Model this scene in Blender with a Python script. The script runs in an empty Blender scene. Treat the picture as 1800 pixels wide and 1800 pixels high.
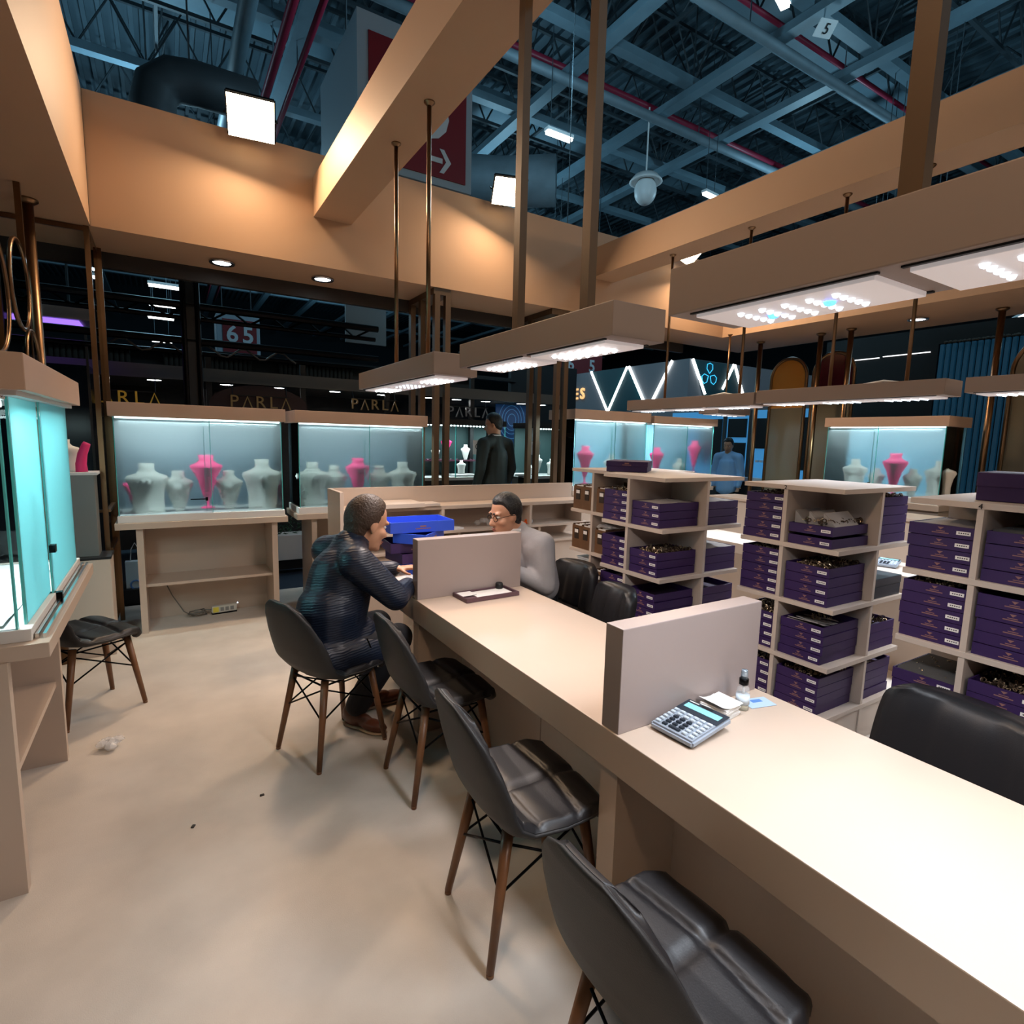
import bpy, bmesh, math, random
from mathutils import Vector, Matrix, Euler
R = math.radians
random.seed(7)
SC = bpy.context.scene
COL = SC.collection

# ------------------------------------------------------------------ camera
H = 1.6
YAW, PIT, ROLL, FPX = 0.552681, 0.128622, 0.025056, 983.0
fw = Vector((math.sin(YAW)*math.cos(PIT), math.cos(YAW)*math.cos(PIT), -math.sin(PIT)))
rt = Vector((math.cos(YAW), -math.sin(YAW), 0)); up = rt.cross(fw)
cr, sr = math.cos(ROLL), math.sin(ROLL)
rt, up = rt*cr+up*sr, up*cr-rt*sr
cam = bpy.data.cameras.new('camera'); cam_o = bpy.data.objects.new('camera', cam); COL.objects.link(cam_o)
m = Matrix.Identity(4)
for i in range(3):
    m[i][0], m[i][1], m[i][2] = rt[i], up[i], -fw[i]
m.translation = (0, 0, H)
cam_o.matrix_world = m
cam.sensor_width = 36; cam.sensor_fit = 'HORIZONTAL'; cam.lens = 36*FPX/1800; cam.clip_start = .05; cam.clip_end = 300
SC.camera = cam_o

# ------------------------------------------------------------------ world, exposure, lights
SC.view_settings.view_transform = 'Standard'; SC.view_settings.look = 'None'
SC.view_settings.exposure = 0.0; SC.view_settings.gamma = 1.0; SC.view_settings.use_curve_mapping = False
w = bpy.data.worlds.new('world'); SC.world = w; w.use_nodes = True
w.node_tree.nodes['Background'].inputs[0].default_value = (.22, .42, .55, 1)
w.node_tree.nodes['Background'].inputs[1].default_value = .035
SC.cycles.max_bounces = 7; SC.cycles.diffuse_bounces = 3; SC.cycles.glossy_bounces = 3
SC.cycles.transmission_bounces = 6; SC.cycles.transparent_max_bounces = 12
SC.cycles.caustics_reflective = False; SC.cycles.caustics_refractive = False
SC.cycles.sample_clamp_indirect = 4; SC.cycles.sample_clamp_direct = 0
SC.cycles.use_denoising = True

def area(name, loc, direction, sx, sy, power, color, spread=180, parent=None):
    d = bpy.data.lights.new(name, 'AREA'); d.shape = 'RECTANGLE'; d.size = sx; d.size_y = sy
    d.energy = power; d.color = color; d.spread = R(spread)
    o = bpy.data.objects.new(name, d); COL.objects.link(o)
    o.location = loc; o.rotation_euler = Vector(direction).to_track_quat('-Z', 'Y').to_euler()
    return o
def point(name, loc, power, color, r=.1):
    d = bpy.data.lights.new(name, 'POINT'); d.energy = power; d.color = color; d.shadow_soft_size = r
    o = bpy.data.objects.new(name, d); COL.objects.link(o); o.location = loc; return o
def spot(name, loc, direction, power, color, ang=120, blend=.6, r=.05):
    d = bpy.data.lights.new(name, 'SPOT'); d.energy = power; d.color = color; d.spot_size = R(ang); d.spot_blend = blend; d.shadow_soft_size = r
    o = bpy.data.objects.new(name, d); COL.objects.link(o); o.location = loc
    o.rotation_euler = Vector(direction).to_track_quat('-Z', 'Y').to_euler(); return o

WARM = (1, .68, .43); COOL = (.82, .90, 1.0); SOFT = (1, .85, .78); CYAN = (.74, .97, 1.0)
PENDANT_W, FLOOD_W, CASE_W, HALL_W = 9.5, 38, 34, 175
# added bluish fill points without fixtures, lighting the roof and hall
for i, (x, y) in enumerate(((-4, 4), (-3, 13), (5, 7.5), (9.5, 3), (8, 14), (14, 9), (16, 2), (3, 20), (12, 20), (6, -5), (-2, -6))):
    point('hall_fill_light', (x, y, 7.0), HALL_W*(.45 if x < 4 else 1.25), (.42, .78, 1.0), .35)

for x, y in ((1, 25), (-5, 20), (7, 30), (0, 15.5)): point('hall_fill_light', (x, y, 7.4), 330, (.42, .78, 1.0), .35)  # more added fill without fixtures, brightening the far roof

# ------------------------------------------------------------------ materials
MATS = {}
def mat(name, col, rough=.5, metal=0, emit=None, es=0, noise=0, nscale=8, bump=0, bscale=60, trans=0, ior=1.45, spec=.5, alpha=1, coat=0, wave=None):
    if name in MATS: return MATS[name]
    mt = bpy.data.materials.new(name); mt.use_nodes = True
    nt = mt.node_tree; b = nt.nodes['Principled BSDF']
    b.inputs['Base Color'].default_value = (*col, 1); b.inputs['Roughness'].default_value = rough
    b.inputs['Metallic'].default_value = metal; b.inputs['IOR'].default_value = ior
    b.inputs['Specular IOR Level'].default_value = spec; b.inputs['Coat Weight'].default_value = coat
    b.inputs['Transmission Weight'].default_value = trans; b.inputs['Alpha'].default_value = alpha
    if emit: b.inputs['Emission Color'].default_value = (*emit, 1); b.inputs['Emission Strength'].default_value = es
    tc = nt.nodes.new('ShaderNodeTexCoord')
    if noise:
        n = nt.nodes.new('ShaderNodeTexNoise'); n.inputs['Scale'].default_value = nscale; n.inputs['Detail'].default_value = 5
        nt.links.new(tc.outputs['Object'], n.inputs['Vector'])
        mx = nt.nodes.new('ShaderNodeMix'); mx.data_type = 'RGBA'
        mx.inputs[6].default_value = (*[c*(1-noise) for c in col], 1); mx.inputs[7].default_value = (*[min(1, c*(1+noise)) for c in col], 1)
        nt.links.new(n.outputs['Fac'], mx.inputs[0]); nt.links.new(mx.outputs[2], b.inputs['Base Color'])
    if bump:
        n = nt.nodes.new('ShaderNodeTexNoise'); n.inputs['Scale'].default_value = bscale; n.inputs['Detail'].default_value = 3
        nt.links.new(tc.outputs['Object'], n.inputs['Vector'])
        bp = nt.nodes.new('ShaderNodeBump'); bp.inputs['Strength'].default_value = bump; bp.inputs['Distance'].default_value = .01
        nt.links.new(n.outputs['Fac'], bp.inputs['Height']); nt.links.new(bp.outputs[0], b.inputs['Normal'])
    if wave:
        ws, wd, wr, dist = wave
        wv = nt.nodes.new('ShaderNodeTexWave'); wv.inputs['Scale'].default_value = ws; wv.inputs['Distortion'].default_value = dist
        wv.bands_direction = wd
        mp = nt.nodes.new('ShaderNodeMapping'); mp.inputs['Rotation'].default_value = wr
        nt.links.new(tc.outputs['Object'], mp.inputs[0]); nt.links.new(mp.outputs[0], wv.inputs['Vector'])
        bp = nt.nodes.new('ShaderNodeBump'); bp.inputs['Strength'].default_value = .16; bp.inputs['Distance'].default_value = .010
        nt.links.new(wv.outputs['Fac'], bp.inputs['Height']); nt.links.new(bp.outputs[0], b.inputs['Normal'])
    MATS[name] = mt
    return mt
def glassmat(name, tint=(1, 1, 1), gloss=.08, rough=.0):
    if name in MATS: return MATS[name]
    mt = bpy.data.materials.new(name); mt.use_nodes = True; nt = mt.node_tree
    nt.nodes.remove(nt.nodes['Principled BSDF']); out = nt.nodes['Material Output']
    t = nt.nodes.new('ShaderNodeBsdfTransparent'); t.inputs[0].default_value = (*tint, 1)
    g = nt.nodes.new('ShaderNodeBsdfGlossy'); g.inputs['Roughness'].default_value = rough
    mx = nt.nodes.new('ShaderNodeMixShader'); fr = nt.nodes.new('ShaderNodeFresnel'); fr.inputs[0].default_value = 1.35
    nt.links.new(fr.outputs[0], mx.inputs[0]); nt.links.new(t.outputs[0], mx.inputs[1]); nt.links.new(g.outputs[0], mx.inputs[2])
    nt.links.new(mx.outputs[0], out.inputs[0]); MATS[name] = mt
    return mt
def stripemat(name, c0, c1, scale, direction='X', rough=.5):
    if name in MATS: return MATS[name]
    mt = mat(name, c0, rough); nt = mt.node_tree; b = nt.nodes['Principled BSDF']
    tc = nt.nodes.new('ShaderNodeTexCoord'); wv = nt.nodes.new('ShaderNodeTexWave'); wv.inputs['Scale'].default_value = scale; wv.bands_direction = direction
    mx = nt.nodes.new('ShaderNodeMix'); mx.data_type = 'RGBA'; mx.inputs[6].default_value = (*c0, 1); mx.inputs[7].default_value = (*c1, 1)
    nt.links.new(tc.outputs['Object'], wv.inputs['Vector']); nt.links.new(wv.outputs['Fac'], mx.inputs[0]); nt.links.new(mx.outputs[2], b.inputs['Base Color'])
    return mt

LAM = mat('greige_laminate', (.53, .425, .345), .36, noise=.05, nscale=3)
LAMPB = mat('lamp_box_laminate', (.25, .195, .17), .42, noise=.04, nscale=3)
LAMD = mat('taupe_laminate', (.32, .265, .25), .38, noise=.04, nscale=3)
FASC = mat('painted_fascia', (.48, .315, .20), .6, noise=.03, nscale=2)
HEAD = mat('header_laminate', (.52, .36, .27), .5, noise=.05, nscale=4)
SHELF = mat('cream_board', (.54, .46, .40), .45, noise=.04, nscale=6)
PURP = mat('purple_card', (.030, .0105, .078), .55, noise=.08, nscale=10)
PURPL = mat('purple_lining', (.03, .02, .05), .8)
FLOOR = mat('beige_carpet', (.60, .54, .475), .9, noise=.17, nscale=4.5, bump=.12, bscale=260, spec=.1)
CARP = mat('navy_carpet', (.006, .014, .03), .95, noise=.2, nscale=20)
LEATH = mat('black_leather', (.011, .011, .013), .40, bump=.05, bscale=260)
SHELL = mat('black_shell', (.018, .018, .019), .55, bump=.1, bscale=300)
WOOD = mat('walnut_leg', (.17, .075, .032), .4, noise=.35, nscale=14)
BLKM = mat('black_metal', (.01, .01, .011), .4, 1)
BRONZE = mat('bronze_metal', (.22, .13, .07), .32, 1, noise=.12, nscale=6)
BRASSD = mat('dark_bronze_board', (.10, .062, .034), .45, .3, noise=.2, nscale=5)
WHITE = mat('white_plastic', (.75, .74, .73), .4)
PAPER = mat('paper_white', (.8, .79, .77), .7)
CHROME = mat('chrome', (.7, .7, .72), .18, 1)
GOLD = mat('gold_metal', (.78, .52, .18), .3, 1)
GOLDP = mat('gold_print', (.26, .13, .12), .5)
LED = mat('led_lens', (1, 1, 1), .3, emit=(.93, .96, 1), es=9)
LEDB = mat('led_lens_blue', (.2, .4, 1), .3, emit=(.05, .2, 1), es=4)
LEDDIM = mat('led_lens_dim', (.8, .85, .9), .3, emit=(.75, .88, 1), es=1.6)
LEDPL = mat('led_plate', (.8, .76, .76), .4, emit=(1, .88, .87), es=.26)
FLOODE = mat('flood_lens', (1, 1, 1), .3, emit=(1, .80, .52), es=22)
TUBE = mat('tube_lens', (1, 1, 1), .3, emit=(.95, 1, .98), es=7)
STRIP = mat('strip_lens', (1, 1, 1), .3, emit=(.75, 1, 1), es=7)
GLASS = glassmat('clear_glass', (.97, 1, .99))
GEDGE = mat('glass_edge', (.10, .45, .43), .15, emit=(.1, .6, .6), es=.08)
def frostmat(name, col, rough, k, tcol):
    mt = mat(name, col, rough, trans=1, ior=1.10, spec=.2); nt = mt.node_tree; p = nt.nodes['Principled BSDF']; out = nt.nodes['Material Output']
    t = nt.nodes.new('ShaderNodeBsdfTranslucent'); t.inputs[0].default_value = (*tcol, 1); mx = nt.nodes.new('ShaderNodeMixShader'); mx.inputs[0].default_value = k
    nt.links.new(p.outputs[0], mx.inputs[1]); nt.links.new(t.outputs[0], mx.inputs[2]); nt.links.new(mx.outputs[0], out.inputs[0]); return mt
FROST = frostmat('frosted_glass', (.95, .99, .99), .36, .008, (.7, .95, .97))
FROSTC = frostmat('frosted_teal_glass', (.62, .93, .93), .42, .45, (.45, .92, .95))
RIBBED = stripemat('ribbed_backing', (.020, .036, .048), (.006, .013, .019), 10)
RIBBEDB = stripemat('pale_ribbed_backing', (.12, .24, .31), (.07, .15, .21), 10)
BUSTW = mat('cream_bust', (.88, .87, .82), .55)
BUSTP = mat('pink_bust', (.80, .035, .19), .5)
STEELB = mat('roof_steel', (.13, .20, .24), .5, noise=.2, nscale=3)
DECK = mat('roof_deck', (.075, .115, .14), .7, noise=.2, nscale=1)
DARKST = mat('roof_truss', (.035, .05, .06), .6)
DUCTD = mat('dull_duct', (.045, .05, .055), .6, .2, noise=.2, nscale=3)
REDP = mat('red_pipe', (.30, .02, .05), .4)
GALV = mat('galvanised_duct', (.16, .21, .24), .6, .2, noise=.25, nscale=3)
BLACK = mat('black_panel', (.006, .006, .007), .5)
DKWALL = mat('dark_stand_wall', (.03, .026, .023), .6, noise=.2, nscale=2)

# ------------------------------------------------------------------ mesh builder
RM = {}
class MB:
    def __init__(s): s.bm = bmesh.new()
    def box(s, x0, x1, y0, y1, z0, z1, bev=0):
        g = bmesh.ops.create_cube(s.bm, size=1)['verts']
        for v in g: v.co = Vector((x0+(v.co.x+.5)*(x1-x0), y0+(v.co.y+.5)*(y1-y0), z0+(v.co.z+.5)*(z1-z0)))
        if bev:
            es = list({e for v in g for e in v.link_edges})
            bmesh.ops.bevel(s.bm, geom=es, offset=bev, segments=2, profile=.6, affect='EDGES')
        return s
    def obox(s, c, size, rot=(0, 0, 0), bev=0):
        g = bmesh.ops.create_cube(s.bm, size=1)['verts']
        M = Matrix.Translation(c) @ (rot if isinstance(rot, Matrix) else Euler(rot).to_matrix().to_4x4()) @ Matrix.Diagonal((*size, 1))
        bmesh.ops.transform(s.bm, matrix=M, verts=g)
        if bev:
            es = list({e for v in g for e in v.link_edges})
            bmesh.ops.bevel(s.bm, geom=es, offset=bev, segments=2, affect='EDGES')
        return s
    def tube(s, pts, r, seg=10, r1=None, cap=True):
        pts = [Vector(p) for p in pts]; n = len(pts); rings = []
        ref = None
        for i, p in enumerate(pts):
            d = (pts[min(i+1, n-1)]-pts[max(i-1, 0)]).normalized()
            if ref is None: ref = d.orthogonal().normalized()
            a = (ref-d*ref.dot(d)).normalized(); b = d.cross(a); ref = a
            rr = r if r1 is None else r+(r1-r)*i/(n-1)
            rings.append([s.bm.verts.new(p+(a*math.cos(t)+b*math.sin(t))*rr) for t in [2*math.pi*k/seg for k in range(seg)]])
        for A, B in zip(rings, rings[1:]):
            for k in range(seg): s.bm.faces.new((A[k], A[(k+1) % seg], B[(k+1) % seg], B[k]))
        if cap: s.bm.faces.new(rings[0][::-1]); s.bm.faces.new(rings[-1])
        return s
    def cap(s, p0, p1, r0, r1, seg=12):
        p0, p1 = Vector(p0), Vector(p1); d = (p1-p0).normalized()
        pts, rs = [], []
        for k in range(5):
            t = math.pi/2*(1-k/4); pts.append(p0-d*math.sin(t)*r0*.999); rs.append(max(r0*math.cos(t), r0*.04))
        for k in range(5):
            t = math.pi/2*k/4; pts.append(p1+d*math.sin(t)*r1*.999); rs.append(max(r1*math.cos(t), r1*.04))
        a = d.orthogonal().normalized(); b = d.cross(a); rings = []
        for p, rr in zip(pts, rs): rings.append([s.bm.verts.new(p+(a*math.cos(t)+b*math.sin(t))*rr) for t in [2*math.pi*k/seg for k in range(seg)]])
        for A, B in zip(rings, rings[1:]):
            for k in range(seg): s.bm.faces.new((A[k], A[(k+1) % seg], B[(k+1) % seg], B[k]))
        s.bm.faces.new(rings[0][::-1]); s.bm.faces.new(rings[-1]); return s
    def ell(s, c, rad, M=None, u=16, v=10):
        g = bmesh.ops.create_uvsphere(s.bm, u_segments=u, v_segments=v, radius=1)['verts']
        T = Matrix.Translation(c) @ Matrix.Diagonal((*rad, 1))
        if M is not None: T = M @ T
        bmesh.ops.transform(s.bm, matrix=T, verts=g); return s
    def lathe(s, prof, seg=16, c=(0, 0, 0)):
        rings = [[s.bm.verts.new((c[0]+r*math.cos(2*math.pi*k/seg), c[1]+r*math.sin(2*math.pi*k/seg), c[2]+z)) for k in range(seg)] for r, z in prof]
        for A, B in zip(rings, rings[1:]):
            for k in range(seg): s.bm.faces.new((A[k], A[(k+1) % seg], B[(k+1) % seg], B[k]))
        if prof[0][0] > 1e-4: s.bm.faces.new(rings[0][::-1])
        if prof[-1][0] > 1e-4: s.bm.faces.new(rings[-1])
        return s
    def prism(s, poly, d):
        a = [s.bm.verts.new(p) for p in poly]; d = Vector(d); b = [s.bm.verts.new(Vector(p)+d) for p in poly]; n = len(a)
        s.bm.faces.new(a[::-1]); s.bm.faces.new(b)
        for k in range(n): s.bm.faces.new((a[k], a[(k+1) % n], b[(k+1) % n], b[k]))
        return s
    def torus(s, c, Rr, r, axis='Z', seg=24, sq=1.0):
        pts = []
        for k in range(seg+1):
            t = 2*math.pi*k/seg; a, b = Rr*math.cos(t), Rr*sq*math.sin(t)
            pts.append({'Z': (c[0]+a, c[1]+b, c[2]), 'X': (c[0], c[1]+a, c[2]+b), 'Y': (c[0]+a, c[1], c[2]+b)}[axis])
        return s.tube(pts, r, 6, cap=False)
    def obj(s, name, material, parent=None, smooth=False, local=False):
        bmesh.ops.recalc_face_normals(s.bm, faces=s.bm.faces)
        me = bpy.data.meshes.new(name); 
        if parent is not None and not local: bmesh.ops.transform(s.bm, matrix=RM[parent.name].inverted(), verts=s.bm.verts)
        s.bm.to_mesh(me); s.bm.free()
        if smooth:
            me.shade_smooth()
            if smooth == 'auto': me.set_sharp_from_angle(angle=R(40))
        return link(name, me, material, parent)
def link(name, me, material, parent=None):
    o = bpy.data.objects.new(name, me); COL.objects.link(o)
    if material is not None and not me.materials: me.materials.append(material)
    if parent is not None: o.parent = parent; RM[o.name] = RM[parent.name]
    else: RM[o.name] = Matrix.Identity(4)
    return o
def tag(o, label=None, cat=None, group=None, kind=None):
    for k, v in (('label', label), ('category', cat), ('group', group), ('kind', kind)):
        if v: o[k] = v
    return o
def thing(name, label, cat, loc=(0, 0, 0), rz=0, group=None):
    o = bpy.data.objects.new(name, None); COL.objects.link(o); o.empty_display_size = .1
    o.location = loc; o.rotation_euler = (0, 0, rz); RM[o.name] = Matrix.Translation(loc) @ Matrix.Rotation(rz, 4, 'Z')
    return tag(o, label, cat, group)
def struct(name, mb, mt, smooth=False): return tag(mb.obj(name, mt, None, smooth), kind='structure')
def dup(root, loc, rz=0, label=None, group=None):
    r = root.copy(); COL.objects.link(r); r.location = loc; r.rotation_euler = (0, 0, rz)
    RM[r.name] = Matrix.Translation(loc) @ Matrix.Rotation(rz, 4, 'Z')
    if label: r['label'] = label
    if group: r['group'] = group
    for ch in list(root.children):
        c = ch.copy(); COL.objects.link(c); c.parent = r
        for g in ch.children:
            e = g.copy(); COL.objects.link(e); e.parent = c
    return r
DG = bpy.context.evaluated_depsgraph_get
def bake(o):
    bpy.context.view_layer.update()
    me = bpy.data.meshes.new_from_object(o.evaluated_get(DG())); o.modifiers.clear(); o.data = me; return o
def remesh(o, vox, it=4, fac=.5):
    md = o.modifiers.new('r', 'REMESH'); md.mode = 'VOXEL'; md.voxel_size = vox; md.use_smooth_shade = True
    sm = o.modifiers.new('s', 'SMOOTH'); sm.iterations = it; sm.factor = fac
    ms = list(o.data.materials); bake(o)
    if not o.data.materials:
        for q in ms: o.data.materials.append(q)
    return o
def text(name, body, size, M, material, parent=None, ext=.004, bold=False, align='CENTER'):
    cu = bpy.data.curves.new(name, 'FONT'); cu.body = body; cu.size = size; cu.extrude = ext; cu.align_x = align; cu.align_y = 'CENTER'
    cu.offset = size*.02 if bold else 0; cu.resolution_u = 3
    t = bpy.data.objects.new(name, cu); COL.objects.link(t); bpy.context.view_layer.update()
    me = bpy.data.meshes.new_from_object(t.evaluated_get(DG())); bpy.data.objects.remove(t)
    me.materials.clear(); P = RM[parent.name].inverted() if parent is not None else Matrix.Identity(4)
    me.transform(P @ M); return link(name, me, material, parent)
def facing_y(x, y, z): return Matrix.Translation((x, y, z)) @ Matrix.Rotation(R(90), 4, 'X')            # reads from -Y
def facing_x(x, y, z): return Matrix.Translation((x, y, z)) @ Matrix.Rotation(R(-90), 4, 'Z') @ Matrix.Rotation(R(90), 4, 'X')  # reads from -X

# ================================================================== large structure
struct('floor', MB().box(-4, 7.6, -4, 6.05, -.05, 0), FLOOR)
struct('floor_2', MB().box(-40, 60, -30, 70, -.09, -.051), CARP)
YF, ZF = 5.05, 3.0
struct('wall_back', MB().box(-1.1, 6.3, YF, 5.70, ZF, 3.88), FASC)
struct('wall_left', MB().box(-1.03, -.385, -3, YF, ZF, 3.88), FASC)
struct('wall_right', MB().box(6.3, 7.5, -3, 5.70, ZF, 3.88), FASC)
struct('trim_1', MB().box(1.12, 1.43, -3, YF, 3.385, 3.685), FASC)
struct('trim_2', MB().box(4.06, 4.38, -3, YF, 3.385, 3.685), FASC)
struct('trim_3', MB().box(-.392, -.383, YF-.006, YF+.004, ZF, 3.88), BLACK)
struct('trim_4', MB().box(-1.1, 6.3, 5.702, 5.76, 2.88, 3.02), DKWALL)

# roof of the hall
ce = struct('ceiling', MB().box(-40, 60, -30, 80, 10.9, 11.0), DECK)
b = MB()
for k in range(150):
    x = -12+.3*k; b.box(x, x+.09, -12, 45, 10.80, 10.9)
rb = b.obj('deck_ribs', DECK, ce); rb['kind'] = 'stuff'
for x in (-9.5, -2.3, 2.45, 4.9, 7.3, 9.85, 11.9, 14.6, 17, 19.5, 22):
    MB().box(x-.13, x+.13, -10, 45, 8.9, 9.05).obj('roof_beam', STEELB, ce)
for y in (-3, .8, 3.6, 6.5, 9.1, 12.0, 15, 18, 21, 25, 29, 34, 40):
    MB().box(-14, 34, y-.11, y+.11, 9.06, 9.22).obj('roof_beam', STEELB, ce)
for y in (2.2, 7.9, 13.6, 19.5, 25.5):
    MB().box(-14, 34, y-.45, y+.45, 9.9, 10.15).obj('roof_girder', STEELB, ce)
for j, y in enumerate((-.6, 1.4, 3.4, 5.4, 7.4, 9.6, 11.4, 13.4, 15.6, 18, 20.6, 23.5, 27)):
    b = MB(); zt, zb = 10.6, 9.5
    for z in (zt, zb): b.box(-12, 28, y-.035, y+.035, z-.035, z+.035)
    x = -12
    while x < 27.5:
        b.tube([(x, y, zb), (x+.6, y, zt)], .022, 5); b.tube([(x+.6, y, zt), (x+1.2, y, zb)], .022, 5); x += 1.2
    b.obj('roof_truss', DARKST, ce)
for x in (-5.5, .2, 5.9, 8.6, 13.2, 16):
    b = MB()
    for z in (9.55, 10.5): b.box(x-.03, x+.03, -6, 30, z-.03, z+.03)
    y = -6
    while y < 29.5:
        b.tube([(x, y, 9.55), (x+.25, y+.8, 10.5)], .02, 5); b.tube([(x+.25, y+.8, 10.5), (x, y+1.6, 9.55)], .02, 5); y += 1.6
    b.obj('roof_truss', DARKST, ce)
for x, y in ((7.3, 9.1), (9.85, 6.5), (9.85, 9.1), (11.9, 6.5), (4.9, 9.1), (14.6, 6.5), (11.9, 12), (7.3, 12), (2.45, 12), (0, 15)):
    b = MB()
    for dx, dy in ((.9, 0), (-.9, 0), (0, .9), (0, -.9), (0, 0)): b.tube([(x, y, 9.1), (x+dx, y+dy, 10.8)], .018, 5)
    b.obj('roof_brace', DARKST, ce)

# things under the roof
def pipe(name, pts, r, mt, label, cat='pipe', clamps=()):
    t = thing(name, label, cat, pts[0]); MB().tube(pts, r, 12).obj('run', mt, t, True)
    for c in clamps: MB().tube([(c[0], c[1], c[2]-.02), (c[0], c[1], 9.6)], .012, 5).obj('hanger_rod', CHROME, t)
    return t
pipe('sprinkler_pipe', [(2.0, -4, 8.3), (2.0, 34, 8.3)], .075, REDP, 'thick red sprinkler pipe beside a thinner one under the dark roof', clamps=[(2, 8, 8.3), (2, 12, 8.3)])
pipe('sprinkler_pipe', [(2.42, -4, 8.35), (2.42, 34, 8.35)], .055, REDP, 'thinner red sprinkler pipe running along the thick red one', clamps=[(2.42, 8, 8.35), (2.42, 12, 8.35)])
pipe('sprinkler_pipe', [(0, 10.4, 9.3), (34, 10.4, 9.3)], .07, REDP, 'red sprinkler pipe crossing the roof behind the hanging red sign')
pipe('sprinkler_pipe', [(4, 7.4, 9.5), (34, 7.4, 9.5)], .05, REDP, 'thin red sprinkler pipe crossing above the steel grid near the number plate')
pipe('service_pipe', [(-2, 9.9, 8.75), (34, 9.9, 8.75)], .1, GALV, 'grey service pipe crossing the roof under the red pipe', clamps=[(8, 9.9, 8.75), (11, 9.9, 8.75)])
pipe('service_pipe', [(3, 7.1, 8.8), (34, 7.1, 8.8)], .09, GALV, 'grey service pipe crossing the roof nearest the number plate', clamps=[(9, 7.1, 8.8), (12, 7.1, 8.8)])
pipe('cable_tray', [(1.33, -4, 7.95), (1.33, 34, 7.95)], .13, STEELB, 'pale blue perforated cable trunking above the glaring flood lamp', 'cable tray')
pipe('air_duct', [(3.4, 14, 7.6), (7.0, 12.2, 7.6), (8.0, 11.4, 7.6)], .55, GALV, 'big round silver air duct behind the hanging red sign', 'duct')
t = thing('air_duct', 'dull round air duct elbow in the dark roof corner above the orange fascia', 'duct', (.05, 11.4, 7))
MB().tube([(.05, 11.4, 5.6), (.05, 11.4, 6.75), (.12, 11.4, 7.05), (.35, 11.4, 7.25), (.7, 11.4, 7.3), (1.6, 11.4, 7.3)], .33, 16).tube([(.6, 11.4, 7.6), (.6, 11.4, 9.6)], .015, 5).obj('run', DUCTD, t, True)
MB().torus((.05, 11.4, 6.5), .33, .02).obj('flange', DUCTD, t)
def batten(x, y, z, rz, label, L=.95, group=None):
    t = thing('batten_lamp', label, 'lamp', (x, y, z), rz, group)
    MB().box(-L/2, L/2, -.07, .07, .03, .09).obj('housing', WHITE, t, local=True)
    MB().box(-L/2+.02, L/2-.02, -.055, .055, -.02, .03).obj('tube', TUBE, t, local=True)
    MB().tube([(-L/3, 0, .09), (-L/3, 0, 10.8-z)], .008, 5).tube([(L/3, 0, .09), (L/3, 0, 10.8-z)], .008, 5).obj('hanger_wires', DARKST, t, local=True)
    return t
batten(6.82, 9.65, 7.5, .0, 'bright tube lamp under the roof beside the big silver duct', .62)
batten(7.25, 5.25, 7.5, .3, 'bright tube lamp at the top edge of the picture under the roof deck', .4)
batten(11.37, 9.76, 7.5, .1, 'small bright tube lamp just above the long beam with rods', .5)
for k, (y, z) in enumerate(((16, 4.95), (19, 5.06), (22.5, 5.29), (26.5, 5.06))):
    batten((.13, .07, .03, .03)[k], y, z, 0, ['uppermost', 'second from top', 'third from top', 'lowest'][k]+' tube lamp in the column of lit tubes beyond the black truss', (.68, .66, .76, .7)[k], 'tube lamps beyond the truss')
t = thing('globe_lamp', 'unlit white globe lamp with round reflector hanging from the steel grid', 'lamp', (9.5, 10.0, 7.3))
MB().lathe([(.02, .62), (.26, .58), (.36, .46), (.37, .44), (.3, .44), (.1, .5)], 24, (9.5, 10, 7.0)).obj('reflector', WHITE, t, True)
MB().ell((9.5, 10, 7.25), (.25, .25, .3), u=20, v=12).obj('globe', WHITE, t, True)
MB().tube([(9.5, 10, 7.6), (9.5, 10, 9)], .02, 6).obj('stem', WHITE, t)
t = thing('number_plate', 'small white plate with number 5 clipped to the roof grid', 'sign', (9.9, 6.38, 8.6))
MB().obox((9.95, 6.3, 8.72), (.34, .02, .26), (R(50), 0, R(-20)), .008).obj('plate', WHITE, t)
MB().tube([(9.95, 6.33, 8.8), (9.95, 6.36, 9.08)], .012, 6).obj('clip', WHITE, t)
text('digit', '5', .22, Matrix.Translation((9.95, 6.278, 8.695)) @ Euler((R(50), 0, R(-20))).to_matrix().to_4x4() @ Matrix.Rotation(R(90), 4, 'X'), BLACK, t)

# hanging hall sign with arrow
SIGNW = mat('sign_border', (.33, .40, .46), .5); SIGNR = mat('sign_red', (.20, .006, .012), .5); SIGNT = mat('sign_white', (.62, .66, .70), .5)
t = thing('hall_sign', 'big hanging red sign with white border, part of a digit and an arrow', 'sign', (2.8, 7.8, 4.78))
MB().box(2.07, 3.56, 7.0, 8.77, 4.78, 6.45).obj('box', SIGNW, t)
MB().box(2.20, 3.47, 6.985, 7.0, 4.87, 6.25).obj('red_face', SIGNR, t)
text('digit', '6', 1.25, facing_y(2.93, 6.980, 5.70), SIGNT, t, bold=True)
b = MB()
b.prism([(2.98, 6.982, 5.10), (3.14, 6.982, 5.10), (3.14, 6.982, 5.04), (2.98, 6.982, 5.04)], (0, -.006, 0))
b.prism([(3.10, 6.982, 5.21), (3.16, 6.982, 5.21), (3.26, 6.982, 5.07), (3.19, 6.982, 5.07)], (0, -.006, 0))
b.prism([(3.19, 6.982, 5.07), (3.26, 6.982, 5.07), (3.16, 6.982, 4.93), (3.10, 6.982, 4.93)], (0, -.006, 0))
b.obj('arrow', SIGNT, t)
for x in (2.2, 3.4): MB().tube([(x, 7.9, 6.45), (x, 7.9, 9)], .012, 5).obj('hanger_wire', DARKST, t)

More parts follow.
